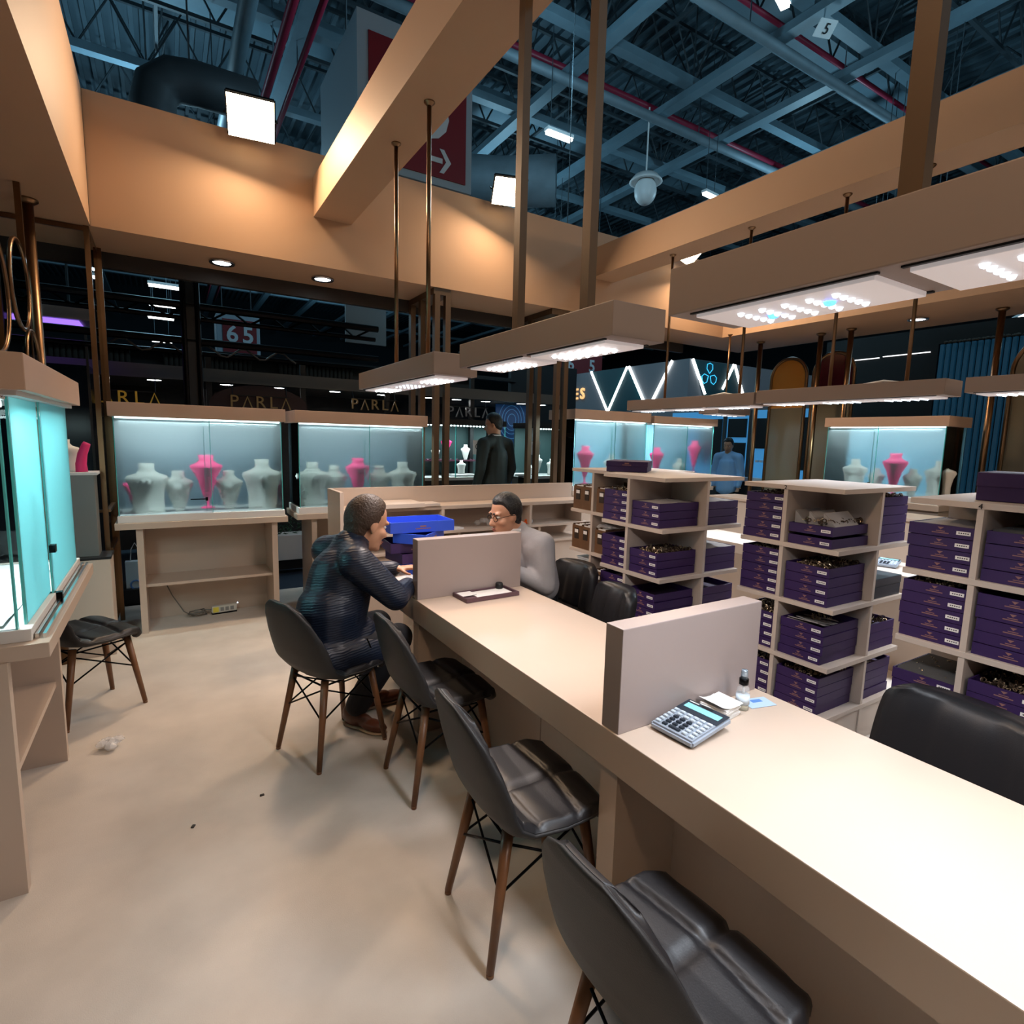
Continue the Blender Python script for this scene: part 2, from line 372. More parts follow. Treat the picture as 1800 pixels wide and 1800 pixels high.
# floodlights on the fascia top, plus added out-of-view ones
def flood(x, y, z, yaw, tilt, label, wd=.27, hg=.22, power=None):
    t = thing('flood_lamp', label, 'lamp', (x, y, z))
    M = Matrix.Translation((x, y, z)) @ Matrix.Rotation(yaw, 4, 'Z') @ Matrix.Rotation(-tilt, 4, 'X')
    MB().obox((0, 0, 0), (wd, .05, hg), M @ Matrix.Identity(4), .008).obj('housing', BLKM, t)
    MB().obox((0, 0, 0), (wd-.02, .012, hg-.02), M @ Matrix.Translation((0, -.031, 0))).obj('lens', FLOODE, t)
    d0 = M.to_3x3() @ Vector((0, 1, 0)); hz = Vector((d0.x, d0.y, 0)).normalized()
    MB().tube([M @ Vector((0, .03, 0)), M @ Vector((0, .03, 0))+hz*.12+Vector((0, 0, -.04)), M @ Vector((0, .03, 0))+hz*.28+Vector((0, 0, -.06))], .012, 8).obj('wall_arm', BLKM, t)
    MB().tube([M @ Vector((-wd/2-.01, 0, 0)), M @ Vector((-wd/2-.01, .08, -.02)), M @ Vector((wd/2+.01, .08, -.02)), M @ Vector((wd/2+.01, 0, 0))], .008, 6).obj('bracket', BLKM, t)
    d = M.to_3x3() @ Vector((0, -1, 0))
    area('flood_light', M @ Vector((0, -.05, 0)), d, wd*.85, hg*.85, power or FLOOD_W, WARM)
    return t
flood(.635, 4.80, 3.89, R(-8), R(-46), 'glaring flood lamp over the plain stretch of fascia, between two beams', .33, .29)
flood(2.84, 4.80, 3.91, R(-18), R(-46), 'glaring flood lamp on the fascia top just beyond the hanging red sign', .32, .26)
flood(5.35, 4.82, 3.84, R(20), R(-46), 'glaring flood lamp seen beneath the far beam with rods', .34, .28)
flood(6.18, .6, 3.75, R(-90), R(-40), 'added unseen flood lamp on the outer fascia beyond the long beam', power=26)  # added out of view for warm fill from the side
flood(-.25, .4, 3.75, R(90), R(-42), 'added unseen flood lamp on the near end of the fascia wall beside the camera', power=26)  # added off-frame flood, side fill for the stand
flood(2.6, -2.5, 3.75, R(180), R(-38), 'added unseen flood lamp behind the camera facing the orange fascia', power=12)  # added behind the camera as weak frontal fill
flood(5.2, -2.5, 3.75, R(180), R(-38), 'added unseen flood lamp behind the camera facing the outer counter', power=12)  # second added frontal fill, out of view

def downlight(x, y, label, on=True):
    t = thing('downlight', label, 'lamp', (x, y, 2.99))
    MB().lathe([(.07, .0), (.075, -.008), (.095, -.008), (.1, .006), (.07, .006)], 24, (x, y, 2.99)).obj('rim', CHROME, t, True)
    MB().lathe([(.0, -.002), (.068, -.002), (.068, .004), (0, .004)], 20, (x, y, 2.99)).obj('lens', LED, t)
    spot('downlight_light', (x, y, 2.96), (0, 0, -1), 18, (.85, .93, 1), 110, .8, .06)
downlight(.458, 5.41, 'recessed round downlight in the soffit nearest the black truss post')
downlight(1.265, 5.40, 'recessed round downlight in the soffit left of the bronze slat pillar')
downlight(6.95, 3.05, 'recessed round downlight in the outer soffit above the black wall')

# ------------------------------------------------------------------ pendant lamp boxes
def leds(b, x0, x1, y0, y1, nx, ny, z, r=.0105, jit=0):
    for i in range(nx):
        for j in range(ny):
            x = x0+(x1-x0)*(i+.5)/nx; y = y0+(y1-y0)*(j+.5)/ny
            b.lathe([(r, 0), (r*.75, -.006), (.0005, -.009)], 8, (x, y, z))
def pendant(xc, y0, y1, z, hw, h, panels, poles, label, ztop, kinds=None, power=None, tint=COOL, group='long box lamps hung over the counters', rects=()):
    t = thing('pendant_lamp', label, 'lamp', (xc, (y0+y1)/2, z), 0, group)
    MB().box(xc-hw, xc+hw, y0, y1, z, z+h, .003).obj('box', LAMPB, t)
    for k, (a, c) in enumerate(panels):
        kd = kinds[k] if kinds else 'led'
        p = MB().box(xc-hw+.028, xc+hw-.028, a, c, z-.012, z-.0005, .002).obj('panel', LEDPL, t)
        MB().box(xc-hw+.016, xc-hw+.026, a-.01, c+.01, z-.004, z+.001).box(xc+hw-.026, xc+hw-.016, a-.01, c+.01, z-.004, z+.001).obj('slot', BLACK, p)
        b = MB(); x0, x1 = xc-hw+.06, xc+hw-.06
        if kd == 'led': leds(b, x0, x1, a+.07, c-.07, 4, max(4, int((c-a-.14)/.045)), z-.012); b.obj('leds', LED, p)['kind'] = 'stuff'
        else:
            leds(b, x0, x1, a+.07, c-.07, 5, max(4, int((c-a-.14)/.05)), z-.012, .009); b.obj('leds', LEDDIM, p)['kind'] = 'stuff'
            if kd == 'blue':
                b = MB(); leds(b, xc-.03, xc+.01, a+.12, a+.16, 1, 1, z-.014, .014); leds(b, xc-.01, xc+.03, c-.16, c-.12, 1, 1, z-.014, .014); b.obj('leds', LEDB, p)['kind'] = 'stuff'
        area('pendant_light', (xc, (a+c)/2, z-.03), (0, 0, -1), hw*1.3, c-a-.05, (power or PENDANT_W)*(c-a)/.45, tint, 150)
    for y in poles:
        q = MB().tube([(xc, y, z+h), (xc, y, ztop)], .0125, 12).obj('pole', BRONZE, t, True)
        MB().lathe([(.03, 0), (.03, -.006), (.014, -.02)], 14, (xc, y, ztop)).obj('flange', BRONZE, q)
    for y in rects: MB().box(xc-.012, xc+.022, y-.022, y+.022, z+h, ztop).obj('square_post', BRASSD, t)
    MB().tube([(xc+.05, y0+.3, z+h+.004), (xc+.08, y0+.45, z+h+.03), (xc+.04, y0+.6, z+h+.005)], .008, 6).obj('cable', WHITE, t, True)
    return t
pendant(1.285, 2.667, 3.96, 1.92, .124, .11, [(2.72, 3.10), (3.12, 3.5), (3.52, 3.9)], (3.033, 3.545), 'lamp box hanging over the two seated men', 3.385, kinds=['led', 'dim', 'led'], power=6.5, tint=SOFT)
pendant(1.285, 1.346, 2.40, 1.924, .112, .105, [(1.41, 1.84), (1.90, 2.34)], (), 'lamp box hanging over the empty seats between the partitions', 3.385, rects=(1.62, 2.08), power=5, tint=SOFT)
pendant(1.285, .0, 1.10, 1.935, .135, .12, [(.60, 1.03), (.03, .54)], (), 'lamp box over the brightest end of the counter above the calculator', 3.385, kinds=['blue', 'dim'], rects=(.60,), power=9.5)
pendant(1.285, -1.3, -.15, 1.935, .135, .12, [(-.7, -.2), (-1.25, -.75)], (), 'added unseen lamp box over the counter beside the camera', 3.385, power=9, tint=SOFT)  # added outside the view for extra light at the near end
pendant(4.2, 2.92, 4.40, 1.93, .12, .10, [(2.98, 3.4), (3.46, 3.9), (3.95, 4.35)], (3.15, 4.0), 'lamp box over the outer counter, the half nearer the teal wall', 3.385, kinds=['dim', 'dim', 'dim'])
pendant(4.2, 1.60, 2.90, 1.94, .12, .10, [(1.66, 2.06), (2.08, 2.48), (2.5, 2.85)], (1.87, 2.38), 'lamp box over the outer counter, between its two neighbours', 3.385, kinds=['dim', 'dim', 'dim'])
pendant(4.2, .2, 1.50, 1.945, .12, .09, [(.25, .62), (.66, 1.04), (1.06, 1.45)], (.7, 1.2), 'lamp box over the outer counter at the edge of the picture', 3.385)
pendant(6.2, 4.7, 5.0, 1.99, .32, .1, [(4.75, 4.95)], (4.85,), 'small lamp box hanging in front of the teal neighbour stand', 3.0, kinds=['dim'], power=5)

# ------------------------------------------------------------------ showcases
def bust_mesh(kind):
    P = {'white': [(.085, 0), (.088, .02), (.086, .1), (.098, .17), (.118, .215), (.108, .235), (.06, .252), (.04, .275), (.042, .315)],
         'slim': [(.03, 0), (.032, .01), (.05, .06), (.08, .16), (.10, .205), (.092, .225), (.05, .245), (.038, .27), (.04, .30)],
         'pink': [(.05, 0), (.05, .01), (.012, .02), (.012, .08), (.03, .10), (.07, .25), (.115, .335), (.12, .355), (.075, .375), (.05, .40), (.058, .44)]}[kind]
    b = MB(); b.lathe([(.0005, 0)]+P+[(.0005, P[-1][1])], 20)
    for v in b.bm.verts: v.co.y *= .5
    bmesh.ops.recalc_face_normals(b.bm, faces=b.bm.faces)
    me = bpy.data.meshes.new('bust_'+kind); b.bm.to_mesh(me); b.bm.free(); me.shade_smooth(); me.materials.append(BUSTP if kind == 'pink' else BUSTW); return me
BUST = {k: bust_mesh(k) for k in ('white', 'slim', 'pink')}
def bust(kind, loc, rz, label, s=1, group=None):
    o = bpy.data.objects.new('necklace_bust', BUST[kind]); COL.objects.link(o); o.location = loc; o.rotation_euler = (0, 0, rz); o.scale = (s, s, s)
    RM[o.name] = Matrix.Translation(loc); return tag(o, label, 'bust', group)
def showcase(ox, oy, rz, W, D, zs0, zs1, zh0, zh1, label, busts, where, legx=(.13, .08), base=True, lit=1.0, right_leg=True, sash=.52):
    t = thing('showcase', label, 'showcase', (ox, oy, 0), rz, 'lit showcases round the stand')
    L = dict(local=True)
    MB().box(0, W, 0, D, zh0, zh1, .003).obj('header', HEAD, t, **L)
    MB().box(0, W, 0, D, zs0, zs1, .003).obj('table_slab', LAM, t, **L)
    MB().box(.02, W-.02, .02, D-.02, zs1, zs1+.055, .004).obj('case_floor', WHITE, t, **L)
    g0, g1, zt = .03, W-.03, zs1+.055
    a = g0+(g1-g0)*(sash+.02); c = g0+(g1-g0)*(sash-.02)
    MB().box(g0, a, .028, .033, zt, zh0).obj('frosted_door', FROST, t, **L)
    MB().box(c, g1, .040, .045, zt, zh0).obj('frosted_door', FROST, t, **L)
    MB().box(a-.004, a, .024, .033, zt, zh0).box(c, c+.004, .036, .046, zt, zh0).box(g0, g0+.005, .026, .034, zt, zh0).box(g1-.005, g1, .036, .046, zt, zh0).obj('glass_edges', GEDGE, t, **L)
    for x in (g0, g1-.006): MB().box(x, x+.006, .05, D-.03, zt, zh0).obj('side_glass', GLASS, t, **L)
    MB().box(g0, g1, D-.035, D-.03, zt, zh0).obj('back_panel', RIBBED if base else RIBBEDB, t, **L)
    MB().box(g0+.01, g1-.01, .06, .075, zh0-.012, zh0).obj('light_strip', STRIP, t, **L)
    MB().box(c-.11, c+.012, .012, .02, zt+.11, zt+.118).box(c-.004, c+.014, .01, .028, zt+.1, zt+.128).obj('door_lock', BLKM, t, **L)
    if base:
        l0, l1 = legx
        MB().box(l0, l0+.045, .05, D-.02, 0, zs0).obj('side_panel', LAM, t, **L)
        MB().box(W-l1-.045, W-l1, .05, D-.02, 0, zs0).obj('side_panel', LAM, t, **L)
        MB().box(l0+.045, W-l1-.045, D-.06, D-.04, 0, zs0).obj('rear_board', LAM, t, **L)
        MB().box(l0+.045, W-l1-.045, .09, D-.06, .365, .388).obj('shelf', LAM, t, **L)
    M = RM[t.name]
    cl = area('case_light', M @ Vector((W/2, .052, zh0-.02)), (0, .42, -1), W*.9, .05, CASE_W*W*lit, CYAN, 170); cl.rotation_euler = (M.to_3x3() @ Vector((0, .42, -1)).to_track_quat('-Z', 'Y').to_matrix()).to_euler()
    for k, (kind, bx, by, bz, s) in enumerate(busts):
        p = M @ Vector((bx, by, zt+bz+.001))
        st = ['first', 'second', 'third', 'fourth', 'fifth', 'sixth', 'seventh', 'eighth'][k]
        bust(kind, p, rz, f"{'pink' if kind == 'pink' else 'cream'} necklace bust, {st} along behind frosted glass of {where}", s, 'necklace busts in the showcases')
    return t
pb = .0
showcase(-.365, 5.1, 0, 1.232, .52, .845, .895, 1.70, 1.805, 'lit frosted showcase with open shelf base and a cable box beneath',
    [('white', .22, .17, 0, 1.25), ('slim', .43, .2, 0, 1.1), ('pink', .635, .17, .02, 1.0), ('slim', .80, .2, 0, 1.1), ('white', 1.06, .18, .0, 1.35), ('pink', .12, .3, 0, .62), ('pink', 1.16, .3, 0, .66)], 'the showcase above the cable box')
showcase(.943, 5.1, 0, 1.22, .52, .855, .905, 1.70, 1.805, 'lit frosted showcase partly hidden by the man in the quilted coat',
    [('white', .17, .17, 0, 1.25), ('slim', .37, .2, 0, 1.2), ('pink', .585, .17, .0, .98), ('slim', .80, .2, 0, 1.2), ('white', 1.03, .18, 0, 1.25)], 'the showcase behind the quilted coat')
showcase(3.97, 5.12, 0, 1.19, .52, .98, 1.03, 1.852, 1.965, 'lit frosted showcase below the V-shaped light tubes',
    [('pink', .33, .2, .0, 1.05), ('white', .75, .2, .05, 1.0), ('slim', 1.0, .22, .0, 1.0)], 'the showcase under the V lights', base=False)
showcase(5.22, 5.12, 0, 1.2, .52, .98, 1.03, 1.846, 1.94, 'narrow looking lit frosted showcase at the far booth corner',
    [('pink', .28, .2, .02, 1.0), ('white', .72, .2, .0, 1.0), ('pink', 1.06, .25, .12, 1.0)], 'the far corner showcase', base=False)
showcase(6.40, 3.64, R(-90), 1.20, .52, 1.0, 1.06, 1.832, 1.933, 'lit showcase with one clear end, standing before the black wall',
    [('white', .28, .2, .0, 1.15), ('slim', .50, .22, .0, .9), ('pink', .70, .16, -.02, 1.05), ('slim', .86, .2, 0, .95), ('white', 1.10, .2, 0, 1.2)], 'the showcase before the black wall', base=False, sash=.45)
for nm, x0, x1, y0, y1, zz, lab in (('case_stand', 4.0, 5.14, 5.18, 5.6, .98, 'plain base cabinet under the showcase below the V lights'), ('case_stand', 5.25, 6.4, 5.18, 5.6, .98, 'plain base cabinet under the far corner showcase'), ('case_stand', 6.46, 6.88, 2.46, 3.6, 1.0, 'plain base cabinet under the showcase with a clear end')):
    t = thing(nm, lab, 'cabinet', ((x0+x1)/2, (y0+y1)/2, 0)); MB().box(x0, x1, y0, y1, .06, zz, .003).obj('body', LAM, t); MB().box(x0+.03, x1-.03, y0+.03, y1-.03, 0, .06).obj('plinth', BLACK, t)

# showcase nearest the camera with clear front and sliding teal doors
t = thing('showcase', 'nearest showcase with clear front, teal sliding doors and open shelf base', 'showcase', (-.8, 3.0, 0), 0, 'lit showcases round the stand')
MB().box(-1.7, -.37, 2.33, 3.64, 1.716, 1.832, .003).obj('header', HEAD, t)
MB().prism([(-1.7, 2.34, 1.70), (-.40, 2.36, 1.70), (-.40, 3.60, 1.70), (-1.7, 3.60, 1.70)], (0, 0, .016)).obj('header_lining', WHITE, t)
MB().box(-1.7, -.37, 2.36, 3.70, .83, .882, .003).obj('table_slab', LAM, t)
MB().box(-1.7, -.42, 2.40, 3.66, .882, .925, .003).obj('case_floor', WHITE, t)
MB().box(-.415, -.405, 2.42, 3.66, .882, .90).box(-.395, -.385, 2.42, 3.66, .882, .898).obj('door_track', CHROME, t)
MB().box(-1.7, -.455, 2.415, 2.421, .925, 1.70).obj('clear_front', GLASS, t)
for q in ((-.461, -.455, 2.405, 2.423, .915, 1.71), (-.448, -.440, 2.46, 2.475, .90, 1.71), (-.432, -.426, 2.895, 2.905, .90, 1.70)): MB().box(*q).obj('glass_edge', GEDGE, t)
MB().box(-.446, -.440, 2.47, 2.93, .90, 1.71).obj('teal_door', FROSTC, t)
MB().box(-.432, -.427, 2.90, 3.60, .90, 1.70).obj('teal_door', FROSTC, t)
MB().box(-.425, -.405, 2.86, 2.90, 1.10, 1.13).obj('door_lock', BLKM, t); MB().box(-.44, -.40, 2.90, 2.93, .885, .925).obj('door_stop', BLKM, t)
for y in (2.41, 2.47): MB().lathe([(.012, 0), (.014, .02), (.008, .03)], 12, (-.452, y, 1.69)).obj('glass_clip', CHROME, t, True)
MB().box(-1.7, -1.694, 2.42, 3.62, .925, 1.70).obj('back_panel', RIBBED, t)
MB().box(-1.7, -.46, 3.60, 3.606, .925, 1.70).obj('end_glass', GLASS, t)
for y in (2.46, 2.60, 2.8): MB().tube([(-1.65, y, 1.685), (-.52, y, 1.685)], .012, 8).obj('light_tube', STRIP, t)
MB().box(-1.65, -.48, 2.35, 2.395, 0, .83).obj('side_panel', LAM, t)
MB().box(-1.65, -.48, 3.27, 3.315, 0, .83).obj('side_panel', LAM, t)
MB().box(-1.65, -.50, 2.395, 3.27, .385, .41).obj('shelf', LAM, t)
MB().box(-1.3, -1.27, 2.395, 3.27, 0, .83).obj('rear_board', LAM, t)
area('case_light', (-1.0, 2.55, 1.66), (0, .15, -1), 1.0, .1, 10, CYAN, 170)
area('case_light', (-.62, 3.0, 1.66), (0, 0, -1), .1, 1.0, 17, CYAN, 170).rotation_euler = (0, -.15, 0)
b = MB()
b.bm.verts.ensure_lookup_table(); n = 22
vs = [[b.bm.verts.new((-1.66+1.16*i/n, 2.44+.95*j/n, .928+.012*abs(math.sin(i*.9+j*.35))*(.3+.7*random.random())+.02*max(0, 1-abs(j-14)/4)*abs(math.sin(i*.4)))) for j in range(n+1)] for i in range(n+1)]
for i in range(n):
    for j in range(n): b.bm.faces.new((vs[i][j], vs[i+1][j], vs[i+1][j+1], vs[i][j+1]))
tag(b.obj('display_cloth', mat('satin_cloth', (.72, .74, .76), .5), None, True), 'crumpled white cloth spread inside the nearest showcase', 'cloth')
t = thing('torso_bust', 'white curved display bust on tall stem inside the nearest showcase', 'bust', (-.62, 2.7, .94))
b = MB(); b.tube([(-.62, 2.7, 1.42), (-.615, 2.69, 1.36), (-.60, 2.67, 1.30), (-.575, 2.64, 1.26), (-.57, 2.63, 1.20), (-.59, 2.65, 1.17)], .045, 12, .02); b.obj('form', BUSTW, t, True)
MB().tube([(-.62, 2.7, .935), (-.62, 2.7, 1.38)], .012, 8).lathe([(.06, 0), (.06, .012), (.015, .02)], 16, (-.62, 2.7, .935)).obj('stand', CHROME, t, True)
MB().obox((-.585, 2.56, .965), (.03, .06, .055), (0, 0, .4), .008)
tag(MB().obox((-.60, 2.55, .975), (.035, .07, .06), (0, 0, .4), .008).obj('ring_holder', BUSTP), 'small pink ring holder on the white cloth in the nearest showcase', 'holder')

# pillar, glass screen and base behind the nearest showcase
t = thing('base_cabinet', 'beige base with dark top behind the low chair seat', 'cabinet', (-.5, 4.9, 0))
MB().box(-.80, -.375, 4.75, 5.0, 0, .70, .003).obj('body', LAM, t); MB().box(-.80, -.37, 4.745, 5.0, .70, .716).obj('dark_top', BLACK, t)
t = thing('display_column', 'grey smoked display column standing on the beige base', 'column', (-.5, 4.9, .716))
MB().box(-.78, -.44, 4.80, 4.98, .717, 1.285, .003).obj('body', mat('smoked_panel', (.16, .16, .15), .3, spec=.6), t)
MB().box(-.80, -.42, 4.79, 4.99, 1.285, 1.305, .003).obj('top', WHITE, t)
t = thing('neck_form', 'slim pink curved jewellery form on top of the grey column', 'bust', (-.50, 4.86, 1.306))
MB().tube([(-.51, 4.86, 1.306), (-.512, 4.86, 1.36), (-.50, 4.86, 1.43), (-.478, 4.86, 1.49), (-.47, 4.86, 1.505)], .036, 12, .022).obj('form', BUSTP, t, True)
bust('white', (-.60, 4.92, 1.306), 0, 'white necklace bust beside the slim pink form on the grey column', .7)
tag(MB().box(-.775, -.67, 4.87, 4.97, 1.3055, 1.497, .003).obj('riser_block', WHITE), 'white riser block under the high pink bust on the grey column', 'block')
bust('pink', (-.72, 4.92, 1.498), 0, 'pink bust seen high between the teal doors and the bronze post', .6)
t = thing('glass_screen', 'tall clear glass screen in dark bronze bars at the booth corner', 'screen', (-.41, 5.1, 0))
for x, y in ((-.41, 5.08), (-.385, 5.62)): MB().box(x-.016, x+.016, y-.016, y+.016, 0, ZF).obj('post', BRONZE, t)
MB().box(-1.1, -.40, 5.07, 5.09, 2.965, 2.995).box(-.42, -.395, 5.1, 5.6, 2.965, 2.995).obj('top_rail', BRONZE, t)
MB().box(-.70, -.41, 5.07, 5.09, .99, 1.01).box(-.42, -.38, 5.09, 5.6, .99, 1.01).box(-.42, -.38, 5.09, 5.6, .7, .72).obj('lower_rail', BRONZE, t)
MB().box(-.40, -.394, 5.1, 5.6, .1, 2.96).obj('glass_pane', GLASS, t)
t = thing('ring_screen', 'bronze pole frame holding round smoked glass discs above the nearest showcase', 'screen', (-.67, 4.3, 0))
MB().tube([(-.67, 4.72, 0), (-.67, 4.72, 3.0)], .032, 14).lathe([(.06, 0), (.06, -.01), (.034, -.03)], 16, (-.67, 4.72, 3.0)).obj('pole', BRONZE, t, True)
MB().box(-.685, -.655, 4.43, 4.46, 0, 3.0).obj('square_post', BRONZE, t)
SMOKE = glassmat('smoked_glass', (.16, .10, .09))
for k, (y, z, s) in enumerate(((4.23, 2.39, 1.0), (4.45, 1.98, .8), (3.6, 2.25, 1.25))):
    rg = MB().torus((-.66, y, z), .24*s, .012, 'X', 40).obj('ring', BRONZE, t, True)
    MB().prism([(-.663, y+.235*s*math.cos(a), z+.235*s*math.sin(a)) for a in [2*math.pi*i/32 for i in range(32)]], (.005, 0, 0)).obj('disc', SMOKE, rg)

# bronze slat pillars under the soffit
def pillar(pts, label, fr):
    t = thing('slat_pillar', label, 'pillar', (pts[0][0], pts[0][1], 0))
    for x, y in pts: MB().box(x-.026, x+.026, y-.03, y+.03, 0, 2.94).obj('slat', BRASSD, t)
    x0, x1 = fr; MB().box(x0, x1, 5.06, 5.70, 2.94, 2.998).obj('top_frame', BRASSD, t)
    return t
pillar([(2.235, 5.08), (2.345, 5.08), (2.222, 5.40), (2.222, 5.66)], 'dark bronze slat pillar behind the lamp box over the two men', (2.2, 2.375))
pillar([(3.665, 5.08), (3.77, 5.08), (3.59, 5.5), (3.70, 5.5)], 'dark bronze slat pillar beside the man standing in black suit', (3.56, 3.80))

# low ledge unit with cubbyholes behind the two seated men
t = thing('ledge_unit', 'low laminate ledge unit with open cubbyholes behind the two seated men', 'shelf unit', (2.2, 4.3, 0))
MB().box(1.05, 3.42, 4.42, 4.45, 0, 1.19, .002).obj('back_board', LAM, t)
MB().box(1.05, 1.078, 4.08, 4.42, 0, 1.19, .002).obj('end_panel', LAM, t)
MB().box(1.078, 3.42, 4.16, 4.42, 1.02, 1.05, .002).obj('top_board', LAM, t)
MB().box(1.20, 1.72, 4.10, 4.40, 1.052, 1.085, .002).box(1.68, 1.87, 4.14, 4.30, 1.052, 1.075, .002).obj('raised_board', SHELF, t)
for z in (.845, .70): MB().box(1.078, 3.42, 4.13, 4.42, z-.022, z, .002).obj('shelf_board', LAM, t)
for x in (1.9, 2.76, 3.35): MB().box(x-.012, x+.012, 4.15, 4.42, .845, 1.02).obj('divider', LAM, t)
for x in (2.05, 2.86): MB().box(x-.012, x+.012, 4.15, 4.42, .70, .823).obj('divider', LAM, t)
MB().box(1.078, 3.42, 4.16, 4.18, 0, .68, .002).obj('front_board', LAM, t)
ORG = mat('orange_plastic', (.85, .16, .02), .4)
t = thing('stapler', 'small orange object lying on the ledge shelf behind the man in grey', 'stapler', (2.72, 4.2, .846))
MB().obox((2.72, 4.2, .858), (.12, .04, .022), (0, 0, .2), .006).obj('body', ORG, t); MB().obox((2.76, 4.21, .878), (.05, .03, .02), (0, 0, .2), .006).obj('head', ORG, t)
tag(MB().obox((2.8, 4.22, .868), (.035, .05, .045), (0, 0, .1), .01).obj('white_pot', WHITE), 'small white pot next to the orange object on the ledge', 'pot')
b = MB()
for k in range(7): b.ell((2.28+.03*k+random.uniform(-.01, .01), 4.24+random.uniform(-.03, .03), .87+random.uniform(0, .03)), (.03, .03, .025), u=7, v=5)
tag(b.obj('plastic_bag', mat('bag_film', (.6, .58, .55), .25, alpha=.3), None, True), 'crumpled clear plastic bag on the ledge by the glasses wearer', 'bag')
tag(MB().obox((2.02, 4.2, .852), (.14, .1, .012), (0, 0, .3)).obj('paper_stack', PAPER), 'few white papers on the ledge beside the blue trays', 'paper')

# ------------------------------------------------------------------ front counter with partitions
CX0, CX1, CZ, CT = 1.082, 1.735, .75, .124
t = thing('counter', 'long thick laminate counter crossing the front, brightly lit from above', 'counter', (1.4, 1.2, 0))
MB().box(CX0, CX1, -1.2, 3.6, CZ-CT, CZ, .003).obj('worktop', LAM, t)
for y0, y1 in ((2.685, 2.755), (1.139, 1.213), (-.42, -.35)):
    MB().box(CX0+.01, 1.36, y0, y1, 0, CZ-CT).obj('support_panel', LAM, t)
    p = MB().box(CX0+.004, CX1-.01, y0, y1, CZ, 1.07, .003).obj('partition', LAMD, t)
for y0, y1 in ((-1.2, -.42), (-.35, 1.139), (1.213, 1.9), (1.905, 2.585), (2.588, 2.685), (2.755, 3.6)):
    MB().box(1.35, 1.37, y0+.001, y1-.001, 0, CZ-CT).obj('modesty_panel', LAM, t)

# outer counter opposite
t = thing('outer_counter', 'outer laminate counter beyond the shelf racks, lit white on top', 'counter', (4.4, 2.2, 0))
MB().box(4.22, 4.72, .0, 4.0, .66, .75, .003).obj('worktop', SHELF, t)
MB().box(4.42, 4.44, .0, 4.0, 0, .66).obj('modesty_panel', LAM, t)
for y in (.9, 2.3, 3.75):
    MB().box(4.24, 4.70, y, y+.06, .75, 1.02, .003).obj('partition', LAMD, t)
    MB().box(4.24, 4.42, y, y+.06, 0, .66).obj('support_panel', LAM, t)
t = thing('inner_cabinet', 'plain tan cabinet panel glimpsed between the shelf racks and outer counter', 'cabinet', (5.9, 2.5, 0))
MB().box(5.75, 6.2, .2, 4.6, 0, .95, .003).obj('body', LAM, t); MB().box(5.72, 6.22, .18, 4.62, .95, .98, .003).obj('top', LAM, t)

# ------------------------------------------------------------------ shelf racks with stacked trays
RX, RY = .72, .555
LV = (.216, .49, .795, 1.095, 1.40)
def rack(x0, y0, ry, label, num=None):
    t = thing('shelf_rack', label, 'shelf', (x0+RX/2, y0+ry/2, 0), 0, 'freestanding cream shelf racks')
    for z in LV: MB().box(x0, x0+RX, y0, y0+ry, z-.024, z, .002).obj('shelf_board', SHELF, t)
    yc = y0+.305
    for a, c in zip((0,)+LV[:-1], LV): 
        MB().box(x0+.004, x0+RX-.004, yc-.011, yc+.011, a+.0, c-.024).obj('divider', SHELF, t)
        MB().box(x0+.375, x0+.397, y0+.004, yc-.011, a, c-.024).box(x0+.375, x0+.397, yc+.011, y0+ry-.004, a, c-.024).obj('divider', SHELF, t)
    MB().box(x0+.01, x0+RX-.01, y0+.01, y0+.03, 0, .19).box(x0+.01, x0+.03, y0+.03, y0+ry-.01, 0, .19).obj('plinth', SHELF, t)
    if num: text('number', num, .03, facing_x(x0-.0025, yc, 1.386), BLACK, t, ext=.001)
    return t
rack(2.45, 2.29, .54, 'cream shelf rack of purple trays, next to the brown file boxes')
rack(2.62, 2.84, .55, 'cream shelf rack holding the brown wooden file boxes')
rack(2.78, 1.45, RY, 'cream shelf rack marked 2 on its front edge', '2')
rack(2.70, .585, .55, 'cream shelf rack marked 4 on its front edge, cut by the picture', '4')

TW, TD, TH = .232, .335, .049
def tray_parts(root, h=TH, mt=PURP, lab=True):
    L = dict(local=True)
    b = MB(); b.box(-TD/2, TD/2, -TW/2, TW/2, 0, .006)
    for a in ((-TD/2, -TD/2+.006, -TW/2, TW/2), (TD/2-.006, TD/2, -TW/2, TW/2), (-TD/2+.006, TD/2-.006, -TW/2, -TW/2+.006), (-TD/2+.006, TD/2-.006, TW/2-.006, TW/2)):
        b.box(*a, .006, h-.0015)
    b.obj('tray_body', mt, root, **L)
    MB().box(-TD/2+.007, TD/2-.007, -TW/2+.007, TW/2-.007, .0062, .012).obj('lining', PURPL, root, **L)
    if lab:
        g = MB().box(-TD/2-.002, -TD/2-.0004, -TW/2+.012, -TW/2+.06, h*.32, h*.62).obj('tag', PAPER, root, **L)
        b = MB()
        for i in range(5): b.box(-TD/2-.0026, -TD/2-.002, -TW/2+.018+.0075*i, -TW/2+.0225+.0075*i, h*.43, h*.52)
        b.obj('tag_print', BLACK, g, **L)
        b = MB(); y = .0
        b.prism([(-TD/2-.0004, y+.011, h*.80), (-TD/2-.0004, y-.011, h*.80), (-TD/2-.0004, y, h*.58)], (-.0008, 0, 0))
        b.box(-TD/2-.0012, -TD/2-.0004, y-.016, y+.016, h*.44, h*.50).box(-TD/2-.0012, -TD/2-.0004, y-.03, y+.03, h*.28, h*.36)
        b.obj('logo_print', GOLDP, root, **L)
tray0 = thing('jewellery_tray', 'template', 'tray', (0, 0, 0)); tray_parts(tray0)
random.seed(11)
